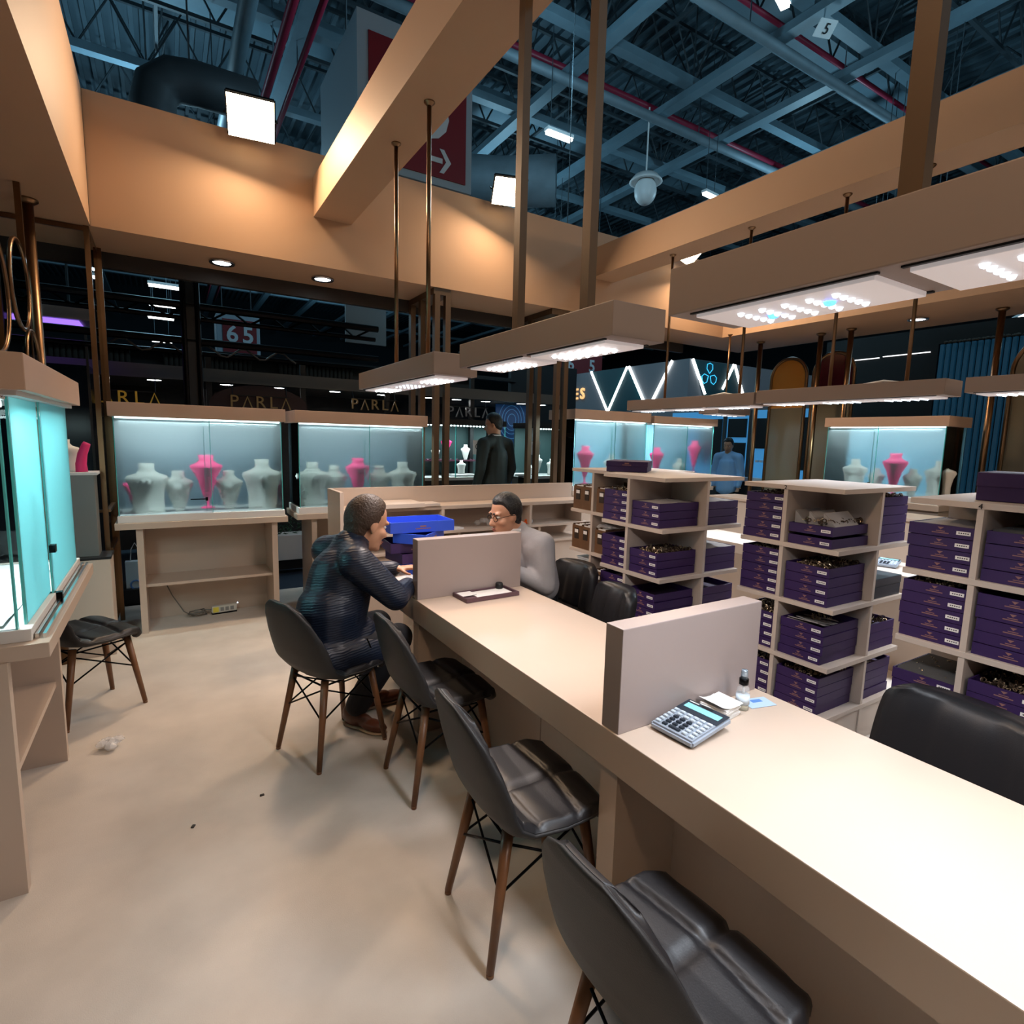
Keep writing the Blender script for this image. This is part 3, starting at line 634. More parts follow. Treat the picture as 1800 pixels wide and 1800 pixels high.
JEWD = mat('dark_jewels', (.09, .06, .04), .35, .7, noise=.6, nscale=60)
JEWG = mat('pale_gold_jewels', (.62, .5, .34), .28, .9, noise=.4, nscale=90)
GREYC = mat('grey_card', (.30, .28, .27), .7); DGREY = mat('charcoal_card', (.05, .048, .046), .7)
def fill_meshes(n, mt, big):
    b = MB()
    for k in range(n):
        x, y = random.uniform(-TD/2+.02, TD/2-.02), random.uniform(-TW/2+.02, TW/2-.02)
        M = Matrix.Translation((x, y, TH+random.uniform(-.012, .008))) @ Euler((random.uniform(-1.3, 1.3), random.uniform(-1.3, 1.3), random.uniform(0, 6))).to_matrix().to_4x4()
        r = random.uniform(.006, .011)*big; pts = [M @ Vector((r*math.cos(a), r*math.sin(a), 0)) for a in [i*2*math.pi/7 for i in range(8)]]
        b.tube(pts, r*.3, 4, cap=False)
        if k % 3 == 0: b.ell((0, 0, r), (r*.5, r*.5, r*.4), M, 6, 4)
    me = bpy.data.meshes.new('jewels'); b.bm.to_mesh(me); b.bm.free(); me.materials.append(mt); return me
JM = [(fill_meshes(90, JEWD, 1.15), fill_meshes(34, JEWG, 1.0)), (fill_meshes(100, JEWD, 1.0), fill_meshes(70, JEWG, .9))]
b = MB()
for i in range(16): b.obox((-TD/2+.02+i*.0195, 0, TH-.012), (.003, TW-.02, .035), (0, R(24), 0))
slatm = bpy.data.meshes.new('card_rows'); b.bm.to_mesh(slatm); b.bm.free(); slatm.materials.append(DGREY)
b = MB()
for i in range(6): b.obox((-TD/2+.03+i*.03, random.uniform(-.02, .02), TH-.012+random.uniform(0, .006)), (.05, .16, .004), (random.uniform(-.1, .1), R(random.uniform(4, 22)), random.uniform(-.1, .1)))
softm = bpy.data.meshes.new('foam_cards'); b.bm.to_mesh(softm); b.bm.free(); softm.materials.append(GREYC)
b = MB(); g = [[b.bm.verts.new((-TD/2+.01+i*(TD-.02)/6, -TW/2+.01+j*(TW-.02)/6, TH-.006+.016*math.exp(-((i-3)**2+(j-3)**2)/5)+random.uniform(0, .004))) for j in range(7)] for i in range(7)]
for i in range(6):
    for j in range(6): b.bm.faces.new((g[i][j], g[i+1][j], g[i+1][j+1], g[i][j+1]))
clothm = bpy.data.meshes.new('cover_cloth'); b.bm.to_mesh(clothm); b.bm.free(); clothm.materials.append(GREYC)
def put(o_parent, name, me, kind='stuff'):
    o = bpy.data.objects.new(name, me); COL.objects.link(o); o.parent = o_parent
    if kind: o['kind'] = kind
    return o
first_tray = [True]
ORD = ['on top', 'second from top', 'third from top', 'fourth from top', 'fifth from top', 'sixth from top', 'lowest']
LN = ['bottom', 'lower', 'middle', 'top']; CN = {'F': 'front', 'C': 'corner', 'S': 'side'}
def stack(x0, y0, lev, cub, n, rackname, fill=None, gap=0.0, y_in=.0):
    cx, cy = {'F': (x0+.022+TD/2, y0+.435), 'C': (x0+.022+TD/2, y0+.165), 'S': (x0+.41+.145, y0+.15)}[cub]
    z = LV[lev]+.0005; last = None
    for k in range(n):
        lab = f"purple tray, {ORD[n-1-k] if n > 1 else 'alone'}, {LN[lev]} {CN[cub]} cubby of {rackname}"
        l = (cx+random.uniform(-.004, .003), cy+random.uniform(-.004, .004), z)
        if first_tray[0]:
            first_tray[0] = False; tray0.location = l; tray0['label'] = lab; tray0['group'] = 'purple trays on the shelf racks'; last = tray0
        else: last = dup(tray0, l, random.uniform(-.012, .012), lab, 'purple trays on the shelf racks')
        z += TH+.0012+(gap if k < n-1 else 0)
    if fill in ('jewels', 'fine'):
        a, c = JM[0 if fill == 'jewels' else 1]; put(last, 'dark_jewels', a); put(last, 'gold_jewels', c)
    elif fill == 'slats': put(last, 'card_rows', slatm); put(last, 'gold_jewels', JM[0][1]).scale = (.9, .9, .85)
    elif fill == 'soft': put(last, 'foam_cards', softm); put(last, 'gold_jewels', JM[0][1]).scale = (.4, .4, 1.02)
    elif fill == 'cloth': put(last, 'cover_cloth', clothm)
    elif fill == 'risers':
        for i in range(3):
            y = .075-.075*i
            p = MB().prism([(-.13, y+.034, TH-.004), (-.13, y-.030, TH-.004), (-.13, y+.034, TH+.062)], (.006, 0, 0)).prism([(-.124, y+.034, TH+.062), (-.124, y+.030, TH+.062), (-.124, y-.030, TH-.004), (-.124, y-.026, TH-.004)], (.22, 0, 0)).obj('card_riser', GREYC, last, local=True)
        put(last, 'gold_jewels', JM[0][1]).location = (0, 0, .022); put(last, 'dark_jewels', JM[1][0]).location = (0, 0, .018)
    return z
A, B2, C4 = (2.45, 2.29), (2.78, 1.45), (2.70, .585)
nA, nB, nC = 'rack beside brown files', 'rack with propped cards', 'rack topped by large box'
for lev, f, c, s in ((3, (4, 'jewels'), (3, 'cloth'), (3, 'cloth')), (2, (4, None), (3, 'fine'), (3, 'cloth')), (1, (5, None), (4, None), (4, None)), (0, (2, 'slats'), (4, None), (3, None))):
    for q, (n, fl) in zip('FCS', (f, c, s)): stack(*A, lev, q, n, nA, fl)
for lev, f, c, s in ((3, (5, 'fine'), (2, 'risers'), (5, 'fine')), (2, (5, 'fine'), (4, 'fine'), None), (1, (4, 'fine'), (4, 'soft'), (3, 'jewels')), (0, (4, 'jewels'), (4, 'jewels'), (4, 'soft'))):
    for q, v in zip('FCS', (f, c, s)):
        if v: stack(*B2, lev, q, v[0], nB, v[1], gap=.012 if v[1] == 'risers' else 0)
for lev, f, c in ((3, (4, 'cloth'), (4, 'slats')), (2, (5, 'jewels'), (5, None)), (1, (3, 'slats'), (4, 'jewels')), (0, (2, None), (3, None))):
    for q, (n, fl) in zip('FC', (f, c)): stack(*C4, lev, q, n, nC, fl)
NAVYB = mat('navy_box', (.012, .02, .035), .35)
t = thing('storage_box', 'flat dark navy box in the side cubby of the rack marked 2', 'box', (3.33, 1.6, .7955))
MB().box(3.19, 3.48, 1.465, 1.735, .7955, .86, .003).obj('body', NAVYB, t); MB().box(3.188, 3.482, 1.463, 1.737, .861, .905, .004).obj('lid', NAVYB, t)
def lidbox(x0, x1, y0, y1, z, h, rz, label):
    t = thing('purple_box', label, 'box', ((x0+x1)/2, (y0+y1)/2, z), rz); a, c = (x1-x0)/2, (y1-y0)/2
    MB().box(-a+.003, a-.003, -c+.003, c-.003, 0, h*.55, .003).obj('body', PURP, t, local=True); MB().box(-a, a, -c, c, h*.5, h, .004).obj('lid', PURP, t, local=True)
    b = MB(); b.box(-a-.001, -a-.0002, -.03, .03, h*.62, h*.68).box(-a-.001, -a-.0002, -.015, .015, h*.74, h*.86); b.obj('logo_print', GOLDP, t, local=True)
lidbox(2.62, 2.98, 2.82, 3.1, 1.4012, .072, R(40), 'closed purple box lying on top of the brown file rack')
lidbox(2.85, 3.15, .62, .98, 1.4012, .115, R(8), 'large closed purple box on top of the rack marked 4')
# brown file boxes
FILEM = mat('brown_file', (.13, .065, .03), .5, noise=.35, nscale=12); FILEL = mat('file_plate', (.03, .02, .015), .4)
f0 = thing('file_box', 'template', 'file box'); L = dict(local=True)
b = MB(); b.box(-.13, -.124, -.055, .055, 0, .17).box(.124, .13, -.055, .055, 0, .21).box(-.124, .124, -.055, -.05, 0, .18).box(-.124, .124, .05, .055, 0, .18).box(-.124, .124, -.05, .05, 0, .006)
b.obj('body', FILEM, f0, **L); p = MB().box(-.133, -.130, -.025, .025, .07, .15).obj('plate', FILEL, f0, **L); MB().box(-.1345, -.133, -.02, .02, .115, .14).obj('tag', PAPER, p, **L)
b = MB()
for i in range(9): b.obox((-.1+.022*i, random.uniform(-.01, .01), .1), (.003, .085, .15), (0, R(random.uniform(-6, 6)), 0))
b.obj('papers', PAPER, f0, **L)['kind'] = 'stuff'
k = 0
for lev, ys in ((3, (.49, .385, .22)), (2, (.49, .385, .22)), (1, (.49, .385, .22)), (0, (.47,))):
    for i, y in enumerate(ys):
        lab = f"brown wooden file box with white tag, {['outer', 'inner', 'single'][i]} one on the {LN[lev]} shelf of its rack"
        loc = (2.62+.15, 2.84+y, LV[lev]+.0008)
        if k == 0: f0.location = loc; f0['label'] = lab; f0['group'] = 'brown file boxes'
        else: dup(f0, loc, 0, lab, 'brown file boxes')
        k += 1
t = thing('plastic_pouch', 'clear plastic pouch lying over the single brown file, middle shelf', 'pouch', (2.78, 3.06, 1.0))
b = MB(); g = [[b.bm.verts.new((2.66+.2*i/6, 2.99+.14*j/6, .985+.012*math.sin(i*1.3+j)+random.uniform(0, .008))) for j in range(7)] for i in range(7)]
for i in range(6):
    for j in range(6): b.bm.faces.new((g[i][j], g[i+1][j], g[i+1][j+1], g[i][j+1]))
b.obj('film', mat('pouch_film', (.8, .8, .8), .2, alpha=.6), t, True); MB().box(2.70, 2.80, 3.01, 3.09, .977, .983).obj('card', PAPER, t)
t = thing('plastic_box', 'milky plastic box on the outer brown file, lower shelf', 'box', (2.76, 3.3, .69))
MB().box(2.68, 2.84, 3.22, 3.36, .672, .71, .006).obj('body', mat('milky_plastic', (.6, .65, .66), .4), t); MB().box(2.675, 2.845, 3.215, 3.365, .71, .722, .004).obj('lid', mat('milky_plastic', (.6, .65, .66)), t)

# ------------------------------------------------------------------ things on the counters
def frame_at(x, y, z, rz): return Matrix.Translation((x, y, z)) @ Matrix.Rotation(rz, 4, 'Z')
CALB = mat('calc_grey', (.30, .35, .42), .4); CALD = mat('calc_dark', (.02, .03, .045), .35); KEYL = mat('key_light', (.50, .58, .66), .45); LCD = mat('calc_screen', (.25, .62, .70), .25)
def calculator(x, y, z, rz, label, s=1):
    t = thing('calculator', label, 'calculator', (x, y, z), rz); L = dict(local=True)
    w_, l_ = .15*s, .19*s; T = Matrix.Rotation(R(6), 4, 'X')
    def bx(b, x0, x1, y0, y1, z0, z1, bev=0): b.obox(T @ Vector(((x0+x1)/2, (y0+y1)/2, (z0+z1)/2+.012)), (x1-x0, y1-y0, z1-z0), T, bev); return b
    bx(MB(), -w_/2, w_/2, -l_/2, l_/2, 0, .022, .006).obj('body', CALB, t, **L)
    bx(MB(), -w_/2+.004, w_/2-.004, l_*.12, l_/2-.004, .0215, .0235).obj('top_plate', CALD, t, **L)
    bx(MB(), -w_*.40, w_*.40, l_*.24, l_*.38, .0236, .0246).obj('screen', LCD, t, **L)
    bx(MB(), -w_*.42, -w_*.2, l_*.43, l_*.45, .0236, .024).obj('logo_print', PAPER, t, **L)
    bx(MB(), -.02, .02, l_*.415, l_*.455, .0236, .024).obj('solar_cell', BLACK, t, **L)
    for r_ in range(6):
        for c_ in range(6):
            kx = -w_/2+.017+c_*(w_-.034)/5; ky = l_*.06-r_*l_*.092
            if r_ == 5 and c_ in (3,): continue
            dark = 1 <= c_ <= 3 and r_ in (2, 3, 4) or (c_ in (1, 2, 3) and r_ == 5)
            bx(MB(), kx-.008*s, kx+(.008 if not (r_ == 5 and c_ == 2) else .03)*s, ky-.0055*s, ky+.0055*s, .0215, .028, .0015).obj('key', CALD if dark else KEYL, t, **L)
    MB().obox((0, l_*.4, .009), (w_*.7, .012, .017)).obj('rear_foot', CALD, t, **L)
    return t
calculator(1.300, 1.056, .7515, R(-85), 'grey desk calculator with pale screen against the bright partition')
calculator(4.47, 1.98, .7515, R(-75), 'calculator lying on the outer white counter behind the rack marked 2', .95)
t = thing('note_block', 'stack of square white notes between calculator and spray bottle', 'notes', (1.475, 1.085, .751))
random.seed(3)
for k in range(7): MB().obox((1.465+random.uniform(-.004, .004), 1.082+random.uniform(-.004, .004), .7535+k*.0052), (.092, .088, .0044), (0, 0, R(10)+random.uniform(-.08, .08))).obj('note_pad', PAPER, t)
b = MB(); g = [[b.bm.verts.new((1.465+(i/5-.5)*.1, 1.082+(j/5-.5)*.094, .7885+.012*abs(i/5-.5)**2*4*(1 if i < 3 else .4))) for j in range(6)] for i in range(6)]
for i in range(5):
    for j in range(5): b.bm.faces.new((g[i][j], g[i+1][j], g[i+1][j+1], g[i][j+1]))
b.obj('curled_sheet', PAPER, t, True)
t = thing('spray_bottle', 'small clear spray bottle half full of pale liquid on the counter', 'bottle', (1.556, 1.068, .751))
c = (1.556, 1.068, .751)
MB().lathe([(.019, 0), (.021, .004), (.021, .058), (.018, .072), (.011, .082), (.011, .086)], 20, c).obj('body', mat('bottle_plastic', (.85, .90, .92), .1, alpha=.22), t, True)
MB().lathe([(.0195, .001), (.0195, .022), (.0005, .022)], 20, c).obj('liquid', mat('pale_liquid', (.75, .72, .50), .15, alpha=.5), t, True)
MB().lathe([(.0145, .084), (.0145, .103), (.012, .104)], 20, c).obj('collar', BLKM, t, True)
MB().lathe([(.012, .104), (.010, .128), (.0095, .132), (.0005, .132)], 18, c).obj('cap', mat('clear_cap', (.35, .45, .55), .15, .6), t, True)
MB().tube([(c[0], c[1], c[2]+.08), (c[0]+.002, c[1], c[2]+.05)], .004, 8).obj('pump', WHITE, t, True)
MB().lathe([(.0214, .02), (.0214, .05)], 20, c).obj('sticker', mat('sticker_pale', (.62, .74, .85), .5), t, True)
t = thing('visit_card', 'pale blue printed card under the spray bottle edge', 'card', (1.65, 1.07, .751))
MB().obox((1.64, 1.068, .7516), (.10, .062, .0008), (0, 0, R(-14))).obj('card', mat('card_blue', (.42, .58, .80), .5), t); MB().obox((1.645, 1.078, .7522), (.04, .018, .0004), (0, 0, R(-14))).obj('print', mat('print_blue', (.10, .25, .6), .5), t)
t = thing('presentation_tray', 'mauve leather tray with white papers in front of the far partition', 'tray', (1.45, 2.60, .751))
M = frame_at(1.45, 2.597, .751, R(2)); MAUVE = mat('mauve_leather', (.11, .06, .075), .4)
b = MB(); b.obox(M @ Vector((0, 0, .005)), (.33, .155, .01), M.to_3x3().to_4x4())
for dx, dy, sx, sy in ((-.160, 0, .012, .155), (.160, 0, .012, .155), (0, -.072, .33, .012), (0, .072, .33, .012)): b.obox(M @ Vector((dx, dy, .011)), (sx, sy, .022), M.to_3x3().to_4x4(), .002)
b.obj('tray_body', MAUVE, t)
MB().obox(M @ Vector((.03, .0, .0125)), (.22, .12, .003), M.to_3x3().to_4x4()).obj('paper', PAPER, t); MB().obox(M @ Vector((-.11, .03, .0175)), (.09, .075, .003), (0, 0, R(6))).obj('paper', PAPER, t)
t = thing('weight', 'small black round paperweight behind the mauve tray', 'paperweight', (1.565, 2.655, .762))
MB().lathe([(.018, 0), (.022, .008), (.022, .028), (.018, .036), (.0005, .038)], 18, (1.565, 2.655, .7625)).obj('body', BLACK, t, True); MB().torus((1.565, 2.655, .79), .019, .002).obj('rim', BLKM, t)
BLUE = mat('blue_tray_card', (.03, .09, .62), .45)
def btray(x, y, z, rz, label, w_=.40, d_=.28, h=.062, mt=BLUE):
    t = thing('blue_tray', label, 'tray', (x, y, z), rz, 'blue and purple trays between the two men'); b = MB(); b.box(-w_/2, w_/2, -d_/2, d_/2, 0, .006)
    for a in ((-w_/2, -w_/2+.007, -d_/2, d_/2), (w_/2-.007, w_/2, -d_/2, d_/2), (-w_/2+.007, w_/2-.007, -d_/2, -d_/2+.007), (-w_/2+.007, w_/2-.007, d_/2-.007, d_/2)): b.box(*a, .006, h-.001)
    b.obj('tray_body', mt, t, local=True); b = MB(); b.box(-.05, .05, -d_/2-.001, -d_/2-.0003, h*.3, h*.38).box(-.02, .02, -d_/2-.001, -d_/2-.0003, h*.48, h*.62); b.obj('logo_print', GOLDP, t, local=True)
zz = .7515
for k, (x, y, rz, mt, lab, w_, d_, h) in enumerate(((1.36, 3.32, .3, BLUE, 'blue tray at the very bottom of the pile between the men', .26, .2, .07), (1.33, 3.34, .15, PURP, 'purple tray second from bottom in the pile between the men', .30, .22, .062), (1.33, 3.36, -.1, PURP, 'purple tray third from bottom in the pile between the men', .36, .26, .062),
        (1.345, 3.30, .78, BLUE, 'blue tray turned cornerwise in the pile between the men', .30, .22, .062), (1.345, 3.36, -.03, BLUE, 'open blue tray on top of the pile between the men', .42, .27, .068))):
    btray(x, y, zz, rz, lab, w_, d_, h, mt); zz += h+.0015
tag(MB().obox((1.20, 3.12, .7535), (.21, .15, .003), (0, 0, .3)).obj('paper_sheet', PAPER), 'white sheet on the counter under the hands of the seated men', 'paper')

# ------------------------------------------------------------------ chairs
def interp(tab, s):
    for (a, *A), (b_, *B_) in zip(tab, tab[1:]):
        if s <= b_:
            t = (s-a)/(b_-a); t = t*t*(3-2*t)*.35+t*.65
            return [p+(q-p)*t for p, q in zip(A, B_)]
    return list(tab[-1][1:])
#       s     x     z    half-w  edge-lift(z) edge-forward(x)
CH = [(0, .180, .425, .175, .0, 0), (.06, .173, .445, .205, .0, 0), (.16, .12, .452, .228, .006, 0), (.32, .015, .440, .238, .018, 0), (.46, -.095, .437, .238, .032, .0),
      (.54, -.155, .450, .236, .045, .02), (.62, -.198, .500, .232, .03, .045), (.70, -.222, .570, .230, .012, .055), (.80, -.245, .655, .214, 0, .05), (.89, -.265, .735, .178, 0, .035), (.95, -.278, .79, .128, 0, .018), (1, -.288, .828, .06, 0, .004)]
def shell_pt(s, u):
    x, z, hw, ez, ex = interp(CH, s)
    y = hw*math.sin(u*math.pi/2*.86)/math.sin(math.pi/2*.86)
    e = abs(u)**2.2
    return Vector((x+ex*e-(.03*u*u if s < .1 else 0)*(1-s/.1 if s < .1 else 0), y, z+ez*e))
def shell_grid(ns, nu): return [[shell_pt(i/ns, -1+2*j/nu) for j in range(nu+1)] for i in range(ns+1)]
def normals(g):
    n = []
    for i in range(len(g)):
        row = []
        for j in range(len(g[0])):
            a = g[min(i+1, len(g)-1)][j]-g[max(i-1, 0)][j]; c = g[i][min(j+1, len(g[0])-1)]-g[i][max(j-1, 0)]
            row.append(a.cross(c).normalized())
        n.append(row)
    return n
def slab_mesh(name, off0, off1, mt, ns=72, nu=36, inset=0):
    g = shell_grid(ns, nu); n = normals(g); b = MB(); L0, L1 = [], []
    for i in range(ns+1):
        r0, r1 = [], []
        for j in range(nu+1):
            s, u = i/ns, -1+2*j/nu
            edge = max(0, 1-min((1-abs(u))/.14, s/.03, (1-s)/.04))
            d0, d1 = off0(s, u, edge), off1(s, u, edge)
            p = g[i][j]; r0.append(b.bm.verts.new(p+n[i][j]*d0)); r1.append(b.bm.verts.new(p+n[i][j]*d1))
        L0.append(r0); L1.append(r1)
    for i in range(ns):
        for j in range(nu):
            b.bm.faces.new((L0[i][j], L0[i][j+1], L0[i+1][j+1], L0[i+1][j])); b.bm.faces.new((L1[i][j], L1[i+1][j], L1[i+1][j+1], L1[i][j+1]))
    for i in range(ns):
        for j in (0, nu): b.bm.faces.new((L0[i][j], L0[i+1][j], L1[i+1][j], L1[i][j]))
    for j in range(nu):
        for i in (0, ns): b.bm.faces.new((L0[i][j], L0[i][j+1], L1[i][j+1], L1[i][j]))
    return b
def seam(s, u):
    L = .86; d = min(abs(s-.20-.05*abs(u))*L, abs(s-.43)*L, abs(s-.66+.05*abs(u))*L, abs(s-.86)*L)
    if s < .43: d = min(d, abs(u)*.23)
    return math.exp(-(d/.009)**2)
sgn = 1 if normals(shell_grid(10, 6))[3][3].z > 0 else -1
chair0 = thing('shell_chair', 'black padded shell chair with walnut legs under the man in quilted coat', 'chair', (0, 0, 0), 0, 'black shell chairs with walnut legs')
L = dict(local=True)
slab_mesh('shell', lambda s, u, e: -.010*sgn*(1-e*.6), lambda s, u, e: .004*sgn, SHELL).obj('shell', SHELL, chair0, True, **L)
slab_mesh('cushion', lambda s, u, e: .0045*sgn, lambda s, u, e: sgn*(.006+.026*(1-e)**.6*(1-.5*seam(s, u))), LEATH).obj('cushion', LEATH, chair0, True, **L)
for sx, sy in ((1, 1), (1, -1), (-1, 1), (-1, -1)):
    MB().tube([(sx*.135+.01, sy*.125, .425), (sx*.20, sy*.174, .012)], .019, 14, .0125).tube([(sx*.2, sy*.174, .012), (sx*.2003, sy*.1742, 0)], .012, 12).obj('leg', WOOD, chair0, True, **L)
b = MB()
for (a, c) in (((1, 1), (1, -1)), ((1, -1), (-1, -1)), ((-1, -1), (-1, 1)), ((-1, 1), (1, 1))):
    P = lambda q, z: Vector((q[0]*(.135+.065*(.425-z)/.413)+.004, q[1]*(.125+.049*(.425-z)/.413), z))
    b.tube([P(a, .385), P(c, .235)], .0045, 6).tube([P(c, .385), P(a, .235)], .0045, 6).tube([P(a, .40), P(c, .40)], .005, 6)
b.obj('wire_brace', BLKM, chair0, True, **L)
chair0.location = (.667, 2.81, 0); chair0.rotation_euler = (0, 0, R(21.9)); 
dup(chair0, (1.04, 2.294, 0), R(1), 'black padded shell chair just behind the seated quilted coat, pushed to the counter')
dup(chair0, (.965, 1.44, 0), R(-4), 'black padded shell chair by the counter post, third from the seated man')
dup(chair0, (.900, .728, 0), R(1), 'black padded shell chair nearest the camera, its seat mirroring blue light')
dup(chair0, (-.44, 3.845, 0), R(31), 'black padded shell chair tucked behind the nearest showcase')

def office_chair(x, y, rz, label, w_=.44, zt=.80):
    t = thing('office_chair', label, 'chair', (x, y, 0), rz, 'black office chairs behind the counter'); L = dict(local=True)
    b = MB(); n = 14; G = []
    for i in range(n+1):
        s = i/n; row = []
        for j in range(n+1):
            u = -1+2*j/n; hw = w_/2*(1-.10*s**3)*(1 if s < .8 else math.sqrt(max(0, 1-((s-.8)/.215)**2))*.35+.65)
            z = .50+s*(zt-.50); 
            puff = .035*(1-abs(u)**4)*(1-.5*math.exp(-((abs(u)-.42)/.06)**2))*(1-s**8)
            row.append((Vector((-.22-.05*s+.05*u*u+puff, u*hw, z)), Vector((-.26-.06*s+.04*u*u-.02*(1-u**4), u*hw*1.0, z))))
        G.append(row)
    F = [[b.bm.verts.new(p) for p, _ in r] for r in G]; K = [[b.bm.verts.new(q) for _, q in r] for r in G]
    for i in range(n):
        for j in range(n): b.bm.faces.new((F[i][j], F[i][j+1], F[i+1][j+1], F[i+1][j])); b.bm.faces.new((K[i][j], K[i+1][j], K[i+1][j+1], K[i][j+1]))
        for j in (0, n): b.bm.faces.new((F[i][j], F[i+1][j], K[i+1][j], K[i][j]))
    for j in range(n):
        for i in (0, n): b.bm.faces.new((F[i][j], F[i][j+1], K[i][j+1], K[i][j]))
    b.obj('backrest', LEATH, t, True, **L)
    MB().box(-.22, .23, -w_/2, w_/2, .42, .50, .03).obj('seat', LEATH, t, True, **L)
    MB().tube([(-.27, 0, .56), (-.26, 0, .40), (0, 0, .40)], .018, 10).obj('back_bracket', BLKM, t, True, **L)
    MB().tube([(0, 0, .42), (0, 0, .08)], .026, 12).obj('gas_column', CHROME, t, True, **L)
    b = MB()
    for k in range(5): a = k*2*math.pi/5; b.tube([(0, 0, .10), (.27*math.cos(a), .27*math.sin(a), .065)], .018, 8, .012)
    b.obj('star_base', CHROME, t, True, **L)
    for k in range(5): a = k*2*math.pi/5; MB().tube([(.27*math.cos(a)-.012, .27*math.sin(a), .028), (.27*math.cos(a)+.012, .27*math.sin(a), .028)], .028, 12).obj('caster', BLKM, t, True, **L)
office_chair(2.10, 2.95, R(180), 'black office chair carrying the man in the grey jacket', zt=.78)
office_chair(1.86, 2.33, R(168), 'empty black office chair before the purple tray racks', .38, .80)
office_chair(1.90, .70, R(172), 'big black leather office chair behind the bright counter end', .52, .79)

# ------------------------------------------------------------------ bits on the floor
t = thing('power_box', 'small white power supply box with yellow label under the first showcase', 'box', (.37, 5.47, 0))
MB().obox((.37, 5.47, .042), (.20, .05, .06), (0, 0, R(6)), .004).obj('body', mat('power_white', (.6, .6, .55), .5), t)
M = frame_at(.37, 5.47, 0, R(6))
MB().obox(M @ Vector((-.07, -.0262, .042)), (.045, .001, .045), M.to_3x3().to_4x4()).obj('yellow_label', mat('label_yellow', (.75, .65, .08), .5), t)
for i in range(3): MB().obox(M @ Vector((-.02+.04*i, -.0262, .042)), (.028, .001, .034), M.to_3x3().to_4x4()).obj('grey_label', mat('label_grey', (.25, .26, .26), .5), t)
MB().obox(M @ Vector((0, 0, .006)), (.2, .05, .012), M.to_3x3().to_4x4()).obj('base', BLKM, t)
MB().lathe([(.0005, 0), (.008, .004), (.0005, .016)], 10, M @ Vector((.11, -.01, .07))).obj('indicator', LEDDIM, t)
random.seed(5)
pts = [Vector((-.08, 5.5, .36)), Vector((-.02, 5.5, .2)), Vector((.06, 5.48, .05)), Vector((.12, 5.46, .012))]
for k in range(26): a = k*.8; pts.append(Vector((.16+.075*math.cos(a)*(1-.01*k), 5.45+.035*math.sin(a), .012+.0016*k+.01*abs(math.sin(k)))))
pts += [Vector((.22, 5.46, .05)), Vector((.268, 5.465, .04))]
tag(MB().tube(pts, .0045, 6).obj('power_cable', mat('cable_grey', (.16, .15, .13), .5), None, True), 'tangled thin cable beside the power box on the floor', 'cable')
b = MB()
for k in range(9): 
    c_ = Vector((-.312+random.uniform(-.035, .035), 3.3+random.uniform(-.03, .03), .022+random.uniform(0, .014)))
    b.ell(c_, (.028, .02, .018), None, 6, 4)
for v in b.bm.verts: v.co += Vector((random.uniform(-.006, .006), random.uniform(-.006, .006), random.uniform(-.004, .004)))
tag(b.obj('plastic_wrap', mat('floor_film', (.85, .85, .85), .12, alpha=.35), None, False), 'crumpled ball of clear plastic wrap on the beige floor', 'wrap')
for k, (x, y) in enumerate(((.29, 2.53), (.02, 2.45), (.35, 1.26))):
    tag(MB().obox((x, y, .003), (.018, .012, .005), (0, 0, k*1.1), .001).obj('floor_crumb', DKWALL), ['tiny dark scrap on the floor near the first chair leg', 'tiny dark scrap on the open floor between plastic wrap and chairs', 'tiny dark scrap on the floor in the warm light patch'][k], 'scrap')
t = thing('paper_bag', 'pale blue and white paper carrier bag beyond the first showcase leg', 'bag', (-.3, 6.2, .10))
b = MB(); b.prism([(-.38, 6.16, .14), (-.23, 6.16, .14), (-.23, 6.24, .14), (-.38, 6.24, .14)], (0, 0, .25)); b.obj('body', mat('bag_white', (.55, .66, .72), .6), t)
MB().torus((-.305, 6.158, .17), .04, .008, 'Y', 18).obj('blue_ring', mat('print_blue', (.10, .25, .6), .5), t)
MB().tube([(-.34, 6.2, .39), (-.33, 6.2, .50), (-.30, 6.2, .56), (-.27, 6.2, .5), (-.265, 6.2, .39)], .004, 6).obj('handle', WHITE, t, True)
t = thing('bag_stand', 'dark low step carrying the paper bag in the aisle', 'stand', (-.3, 6.25, 0)); MB().box(-.6, .3, 6.1, 6.5, .0, .138).obj('body', BLACK, t)
t = thing('planter', 'long white planter with dark leaves seen between the two showcases', 'planter', (.95, 7.0, 0))
MB().box(.75, 1.5, 6.9, 7.15, .12, .42, .01).obj('trough', WHITE, t); MB().box(.8, 1.45, 6.95, 7.1, 0, .12).obj('feet', BLACK, t)
b = MB()
for k in range(160):
    M = Matrix.Translation((random.uniform(.76, 1.49), random.uniform(6.92, 7.13), random.uniform(.42, .62))) @ Euler((random.uniform(-1, 1), random.uniform(-1, 1), random.uniform(0, 6))).to_matrix().to_4x4()
    b.prism([M @ Vector(q) for q in ((-.03, 0, 0), (0, -.012, 0), (.035, 0, .004), (0, .012, 0))], (0, 0, .001))
b.obj('leaves', mat('leaf_dark', (.012, .05, .02), .5), t)['kind'] = 'stuff'

